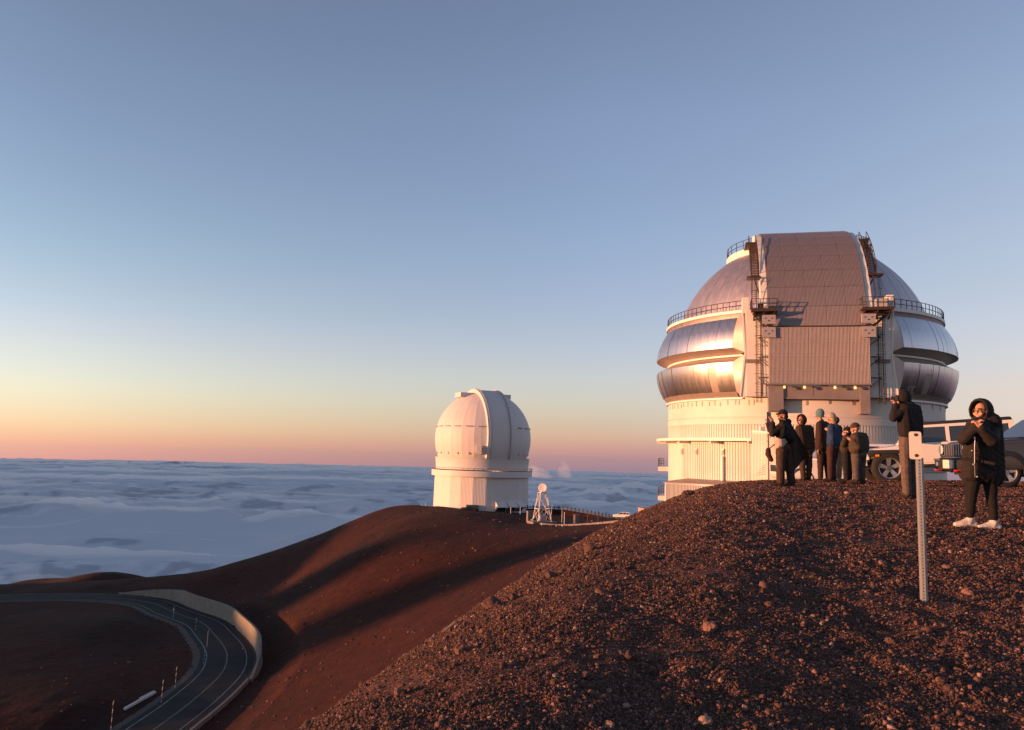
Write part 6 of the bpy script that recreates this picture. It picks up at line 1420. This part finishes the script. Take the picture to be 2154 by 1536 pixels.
# ------------------------------------------------------------------ loose stones
def ico(sub):
    bm = bmesh.new(); bmesh.ops.create_icosphere(bm, subdivisions=sub, radius=1); v = np.array([q.co[:] for q in bm.verts]); f = np.array([[q.index for q in p_.verts] for p_ in bm.faces]); bm.free(); return v, f
rs_ = np.random.RandomState(11)
def stone_mat():
    m = bpy.data.materials.new('stone'); m.use_nodes = True; t = m.node_tree; p = t.nodes['Principled BSDF']; N = t.nodes.new; L = t.links.new
    p.inputs['Roughness'].default_value = .9; p.inputs['Specular IOR Level'].default_value = .2
    a = N('ShaderNodeAttribute'); a.attribute_name = 'tone'; r = N('ShaderNodeValToRGB'); e = r.color_ramp.elements
    while len(e) < 5: e.new(.5)
    for i, (q, c) in enumerate(((0,(.040,.024,.020)),(.45,(.094,.049,.039)),(.75,(.138,.068,.051)),(.93,(.185,.102,.078)),(1,(.28,.19,.155)))): e[i].position = q; e[i].color = (*c, 1)
    L(a.outputs['Fac'], r.inputs[0]); co = N('ShaderNodeTexCoord'); n = N('ShaderNodeTexNoise'); n.inputs['Scale'].default_value = 55; n.inputs['Detail'].default_value = 4; L(co.outputs['Object'], n.inputs['Vector'])
    mr = N('ShaderNodeMapRange'); mr.inputs[3].default_value = .65; mr.inputs[4].default_value = 1.35; L(n.outputs[0], mr.inputs[0])
    mx = N('ShaderNodeMix'); mx.data_type = 'RGBA'; mx.blend_type = 'MULTIPLY'; mx.inputs[0].default_value = 1; L(r.outputs[0], mx.inputs[6]); L(mr.outputs[0], mx.inputs[7]); L(mx.outputs[2], p.inputs['Base Color'])
    b = N('ShaderNodeBump'); b.inputs['Strength'].default_value = .6; b.inputs['Distance'].default_value = .006; L(n.outputs[0], b.inputs['Height']); L(b.outputs[0], p.inputs['Normal']); return m
M_STONE = stone_mat()
def rot_mats(n):
    q = rs_.normal(size=(n,4)); q /= np.linalg.norm(q, axis=1)[:,None]; w_, x, y, z = q.T
    return np.stack([np.stack([1-2*(y*y+z*z), 2*(x*y-z*w_), 2*(x*z+y*w_)],1), np.stack([2*(x*y+z*w_), 1-2*(x*x+z*z), 2*(y*z-x*w_)],1), np.stack([2*(x*z-y*w_), 2*(y*z+x*w_), 1-2*(x*x+y*y)],1)], 1)
def scatter(name, n, sub, azr, rr, size_fn, jit, tone_pow=1.6):
    v0, f0 = ico(sub); a = rs_.uniform(azr[0], azr[1], n); r = np.exp(rs_.uniform(math.log(rr[0]), math.log(rr[1]), n)); x = r*np.sin(a); y = r*np.cos(a)
    # stones gather in patches
    keep = fbm(x/.8, y/.8, 301, 3)+.35 > rs_.uniform(-.25, .75, n)*.9; x, y, r = x[keep], y[keep], r[keep]; n = len(x)
    sz = size_fn(r, n); z = H(x, y)
    sc = rs_.uniform(.6, 1.15, (n,3)); sc[:,2] *= .75
    V = v0[None]*(1+rs_.uniform(-jit, jit, (n, len(v0), 1))); V = V*sc[:,None,:]
    V = np.einsum('nij,nkj->nki', rot_mats(n), V)*sz[:,None,None]
    V[:,:,0] += x[:,None]; V[:,:,1] += y[:,None]; V[:,:,2] += (z+sz*rs_.uniform(-.25,.35,n))[:,None]
    F_ = f0[None]+(np.arange(n)*len(v0))[:,None,None]; F_ = F_.reshape(-1,3)
    me = bpy.data.meshes.new(name); me.vertices.add(V.shape[0]*V.shape[1]); me.vertices.foreach_set('co', V.astype(np.float32).ravel())
    me.loops.add(F_.size); me.loops.foreach_set('vertex_index', F_.astype(np.int32).ravel()); me.polygons.add(len(F_)); me.polygons.foreach_set('loop_start', np.arange(0, F_.size, 3, dtype=np.int32)); me.update(calc_edges=True)
    at_ = me.attributes.new('tone', 'FLOAT', 'POINT'); tn = rs_.uniform(0, 1, n)**tone_pow; at_.data.foreach_set('value', np.repeat(tn, len(v0)).astype(np.float32))
    return kind(link(name, me, M_STONE), 'stuff')
lo_, hi_ = R_(-17), R_(36)
def gravel_field(n):
    """a cloud of points on the near ground; each carries a small angular stone"""
    a = rs_.uniform(lo_, hi_, n); r = np.exp(rs_.uniform(math.log(3.2), math.log(29), n)); x = r*np.sin(a); y = r*np.cos(a)
    keep = fbm(x/.7, y/.7, 301, 3)+.45 > rs_.uniform(-.3, .8, n)*.8; x, y, r = x[keep], y[keep], r[keep]; n = len(x)
    sz = np.clip(np.exp(rs_.normal(0, .5, n))*(.0021+.00044*r), .0018, .022); z = H(x, y)+sz*rs_.uniform(-.2,.5,n)
    me = bpy.data.meshes.new('gravel'); me.vertices.add(n); me.vertices.foreach_set('co', np.stack([x,y,z],1).astype(np.float32).ravel()); me.update()
    at = me.attributes.new('size', 'FLOAT_VECTOR', 'POINT'); at.data.foreach_set('vector', (sz[:,None]*rs_.uniform(.6,1.25,(n,3))).astype(np.float32).ravel())
    at = me.attributes.new('turn', 'FLOAT_VECTOR', 'POINT'); at.data.foreach_set('vector', rs_.uniform(0,6.28,(n,3)).astype(np.float32).ravel())
    at = me.attributes.new('tone', 'FLOAT', 'POINT'); at.data.foreach_set('value', (rs_.uniform(0,1,n)**1.5).astype(np.float32))
    o = kind(link('gravel', me, M_GRAV), 'stuff'); g = bpy.data.node_groups.new('gravel', 'GeometryNodeTree')
    g.interface.new_socket('Geometry', in_out='INPUT', socket_type='NodeSocketGeometry'); g.interface.new_socket('Geometry', in_out='OUTPUT', socket_type='NodeSocketGeometry')
    N = g.nodes.new; L = g.links.new; gi = N('NodeGroupInput'); go = N('NodeGroupOutput')
    ic = N('GeometryNodeMeshIcoSphere'); ic.inputs['Radius'].default_value = 1.0; ic.inputs['Subdivisions'].default_value = 1
    sp = N('GeometryNodeSetPosition'); nz = N('ShaderNodeTexNoise'); nz.inputs['Scale'].default_value = 1.3; vm_ = N('ShaderNodeVectorMath'); vm_.operation = 'SUBTRACT'; vm_.inputs[1].default_value = (.5,.5,.5)
    vs = N('ShaderNodeVectorMath'); vs.operation = 'SCALE'; vs.inputs['Scale'].default_value = 1.5; L(nz.outputs['Color'], vm_.inputs[0]); L(vm_.outputs[0], vs.inputs[0]); L(vs.outputs[0], sp.inputs['Offset']); L(ic.outputs[0], sp.inputs['Geometry'])
    sm = N('GeometryNodeSetMaterial'); sm.inputs['Material'].default_value = M_GRAV; L(sp.outputs[0], sm.inputs['Geometry'])
    ip = N('GeometryNodeInstanceOnPoints'); L(gi.outputs[0], ip.inputs['Points']); L(sm.outputs[0], ip.inputs['Instance'])
    for nm, sock in (('size','Scale'),('turn','Rotation')):
        na = N('GeometryNodeInputNamedAttribute'); na.data_type = 'FLOAT_VECTOR'; na.inputs['Name'].default_value = nm; L(na.outputs[0], ip.inputs[sock])
    L(ip.outputs[0], go.inputs[0]); md = o.modifiers.new('gravel', 'NODES'); md.node_group = g; return o
M_GRAV = stone_mat(); M_GRAV.name = 'gravel_stone'
for n_ in M_GRAV.node_tree.nodes:
    if n_.type == 'ATTRIBUTE': n_.attribute_type = 'INSTANCER'
    if n_.type == 'BUMP': n_.inputs['Strength'].default_value = .2
gravel_field(640000)
scatter('cobbles', 2600, 2, (lo_, hi_), (3.3, 26), lambda r, n: np.clip(np.exp(rs_.normal(0, .5, n))*(.0060+.0007*r), .006, .055), .28)
# scree on the flank, far enough to be specks
def far_specks():
    n = 2000; x = rs_.uniform(-75, 25, n); y = rs_.uniform(80, 235, n); z = H(x, y); v0, f0 = ico(1)
    sz = np.clip(np.exp(rs_.normal(0, .5, n))*.14, .06, .6)
    V = v0[None]*(1+rs_.uniform(-.25,.25,(n,len(v0),1)))*sz[:,None,None]*np.array([1,1,.7]); V[:,:,0] += x[:,None]; V[:,:,1] += y[:,None]; V[:,:,2] += z[:,None]
    F_ = (f0[None]+(np.arange(n)*len(v0))[:,None,None]).reshape(-1,3); me = bpy.data.meshes.new('scree'); me.from_pydata(V.reshape(-1,3).tolist(), [], F_.tolist()); me.update()
    at_ = me.attributes.new('tone', 'FLOAT', 'POINT'); at_.data.foreach_set('value', np.repeat(rs_.uniform(0,1,n)**2.4, len(v0)).astype(np.float32)); kind(link('scree', me, M_STONE), 'stuff')
far_specks()
# single rocks that stand out
ROCKS = [(1491,1324,17,.9,'rounded sunlit rock throwing a dark shadow, largest on the open gravel'),(968,1374,15,.6,'dark rock low on the left edge of the gravel slope'),(1448,1044,13,.25,'rough outcrop on the crest just under the silver observatory wall'),
         (1243,1160,15,.4,'rock breaking the skyline of the gravel slope below the far kerb'),(1035,1277,20,.3,'dark knob on the skyline of the slope beside the pale stick'),(1078,1262,13,.35,'smaller knob on the slope skyline right of the pale stick'),
         (838,1462,12,.75,'reddish stone near the lower left edge of the gravel slope'),(1484,1522,15,.97,'pale reddish stone at the bottom edge below the largest rock'),(1283,1530,11,.95,'pale stone at the bottom edge, left of the other pale bottom stone'),(1870,1352,10,.6,'stone lying between the largest rock and the sign post'),
         (1618,1276,11,.3,'dark stone up the slope behind the largest rock'),(1160,1216,13,.5,'stone on the skyline halfway up the gravel slope'),(1857,1188,9,.9,'small sunlit stone up the slope left of the sign post'),(1990,1196,9,.8,'small reddish stone right of the sign post'),(1327,1385,15,.15,'blackish stone in the dark hollow left of the largest rock'),
         (1235,1428,13,.15,'blackish stone in the lower dark hollow on the slope'),(2035,1250,11,.9,'pale reddish stone near the right edge below the trainers')]
v0, f0 = ico(3)
for k, (px, py, rad, tone, lab) in enumerate(ROCKS):
    q = place(px, py)
    if q is None: continue
    d = float(q@_f); s_ = rad*d/F_PX; rr_ = np.random.RandomState(k+40); off = rr_.uniform(0, 50, 3); dsp = fbm3(v0[:,0]+off[0], v0[:,1]+off[1], v0[:,2], .9, k, 3)*.45+fbm3(v0[:,0]+off[0], v0[:,1], v0[:,2]+off[2], .3, k+5, 3)*.16
    V = v0*(1+dsp)[:,None]*s_*np.array([1.0,.9,.78]); V[:,2] += s_*.25
    me = bpy.data.meshes.new('rock'); me.from_pydata(V.tolist(), [], f0.tolist()); me.update(); at_ = me.attributes.new('tone', 'FLOAT', 'POINT'); at_.data.foreach_set('value', np.full(len(v0), tone, np.float32))
    o = link('rock', me, M_STONE, None, tuple(q)); o.rotation_euler = (0,0,rr_.uniform(0,6.28)); tag(o, lab, 'rock', 'larger stones on the near slope')
a_, b_ = place(931,1337), place(957,1322)
if a_ is not None and b_ is not None and np.linalg.norm(a_-b_) < 3:
    a_[2] += .03; b_[2] += .05; d_ = Vector(b_-a_); mb = MB(); mb.beam((0,0,0), d_, .014, .012); o = mb.build('stick', mat('bleached_wood', (.30,.24,.19), .8, var=(30,(.22,.17,.13),4)), None, tuple(a_)); tag(o, 'pale weathered stick lying on the left edge of the gravel slope', 'stick')
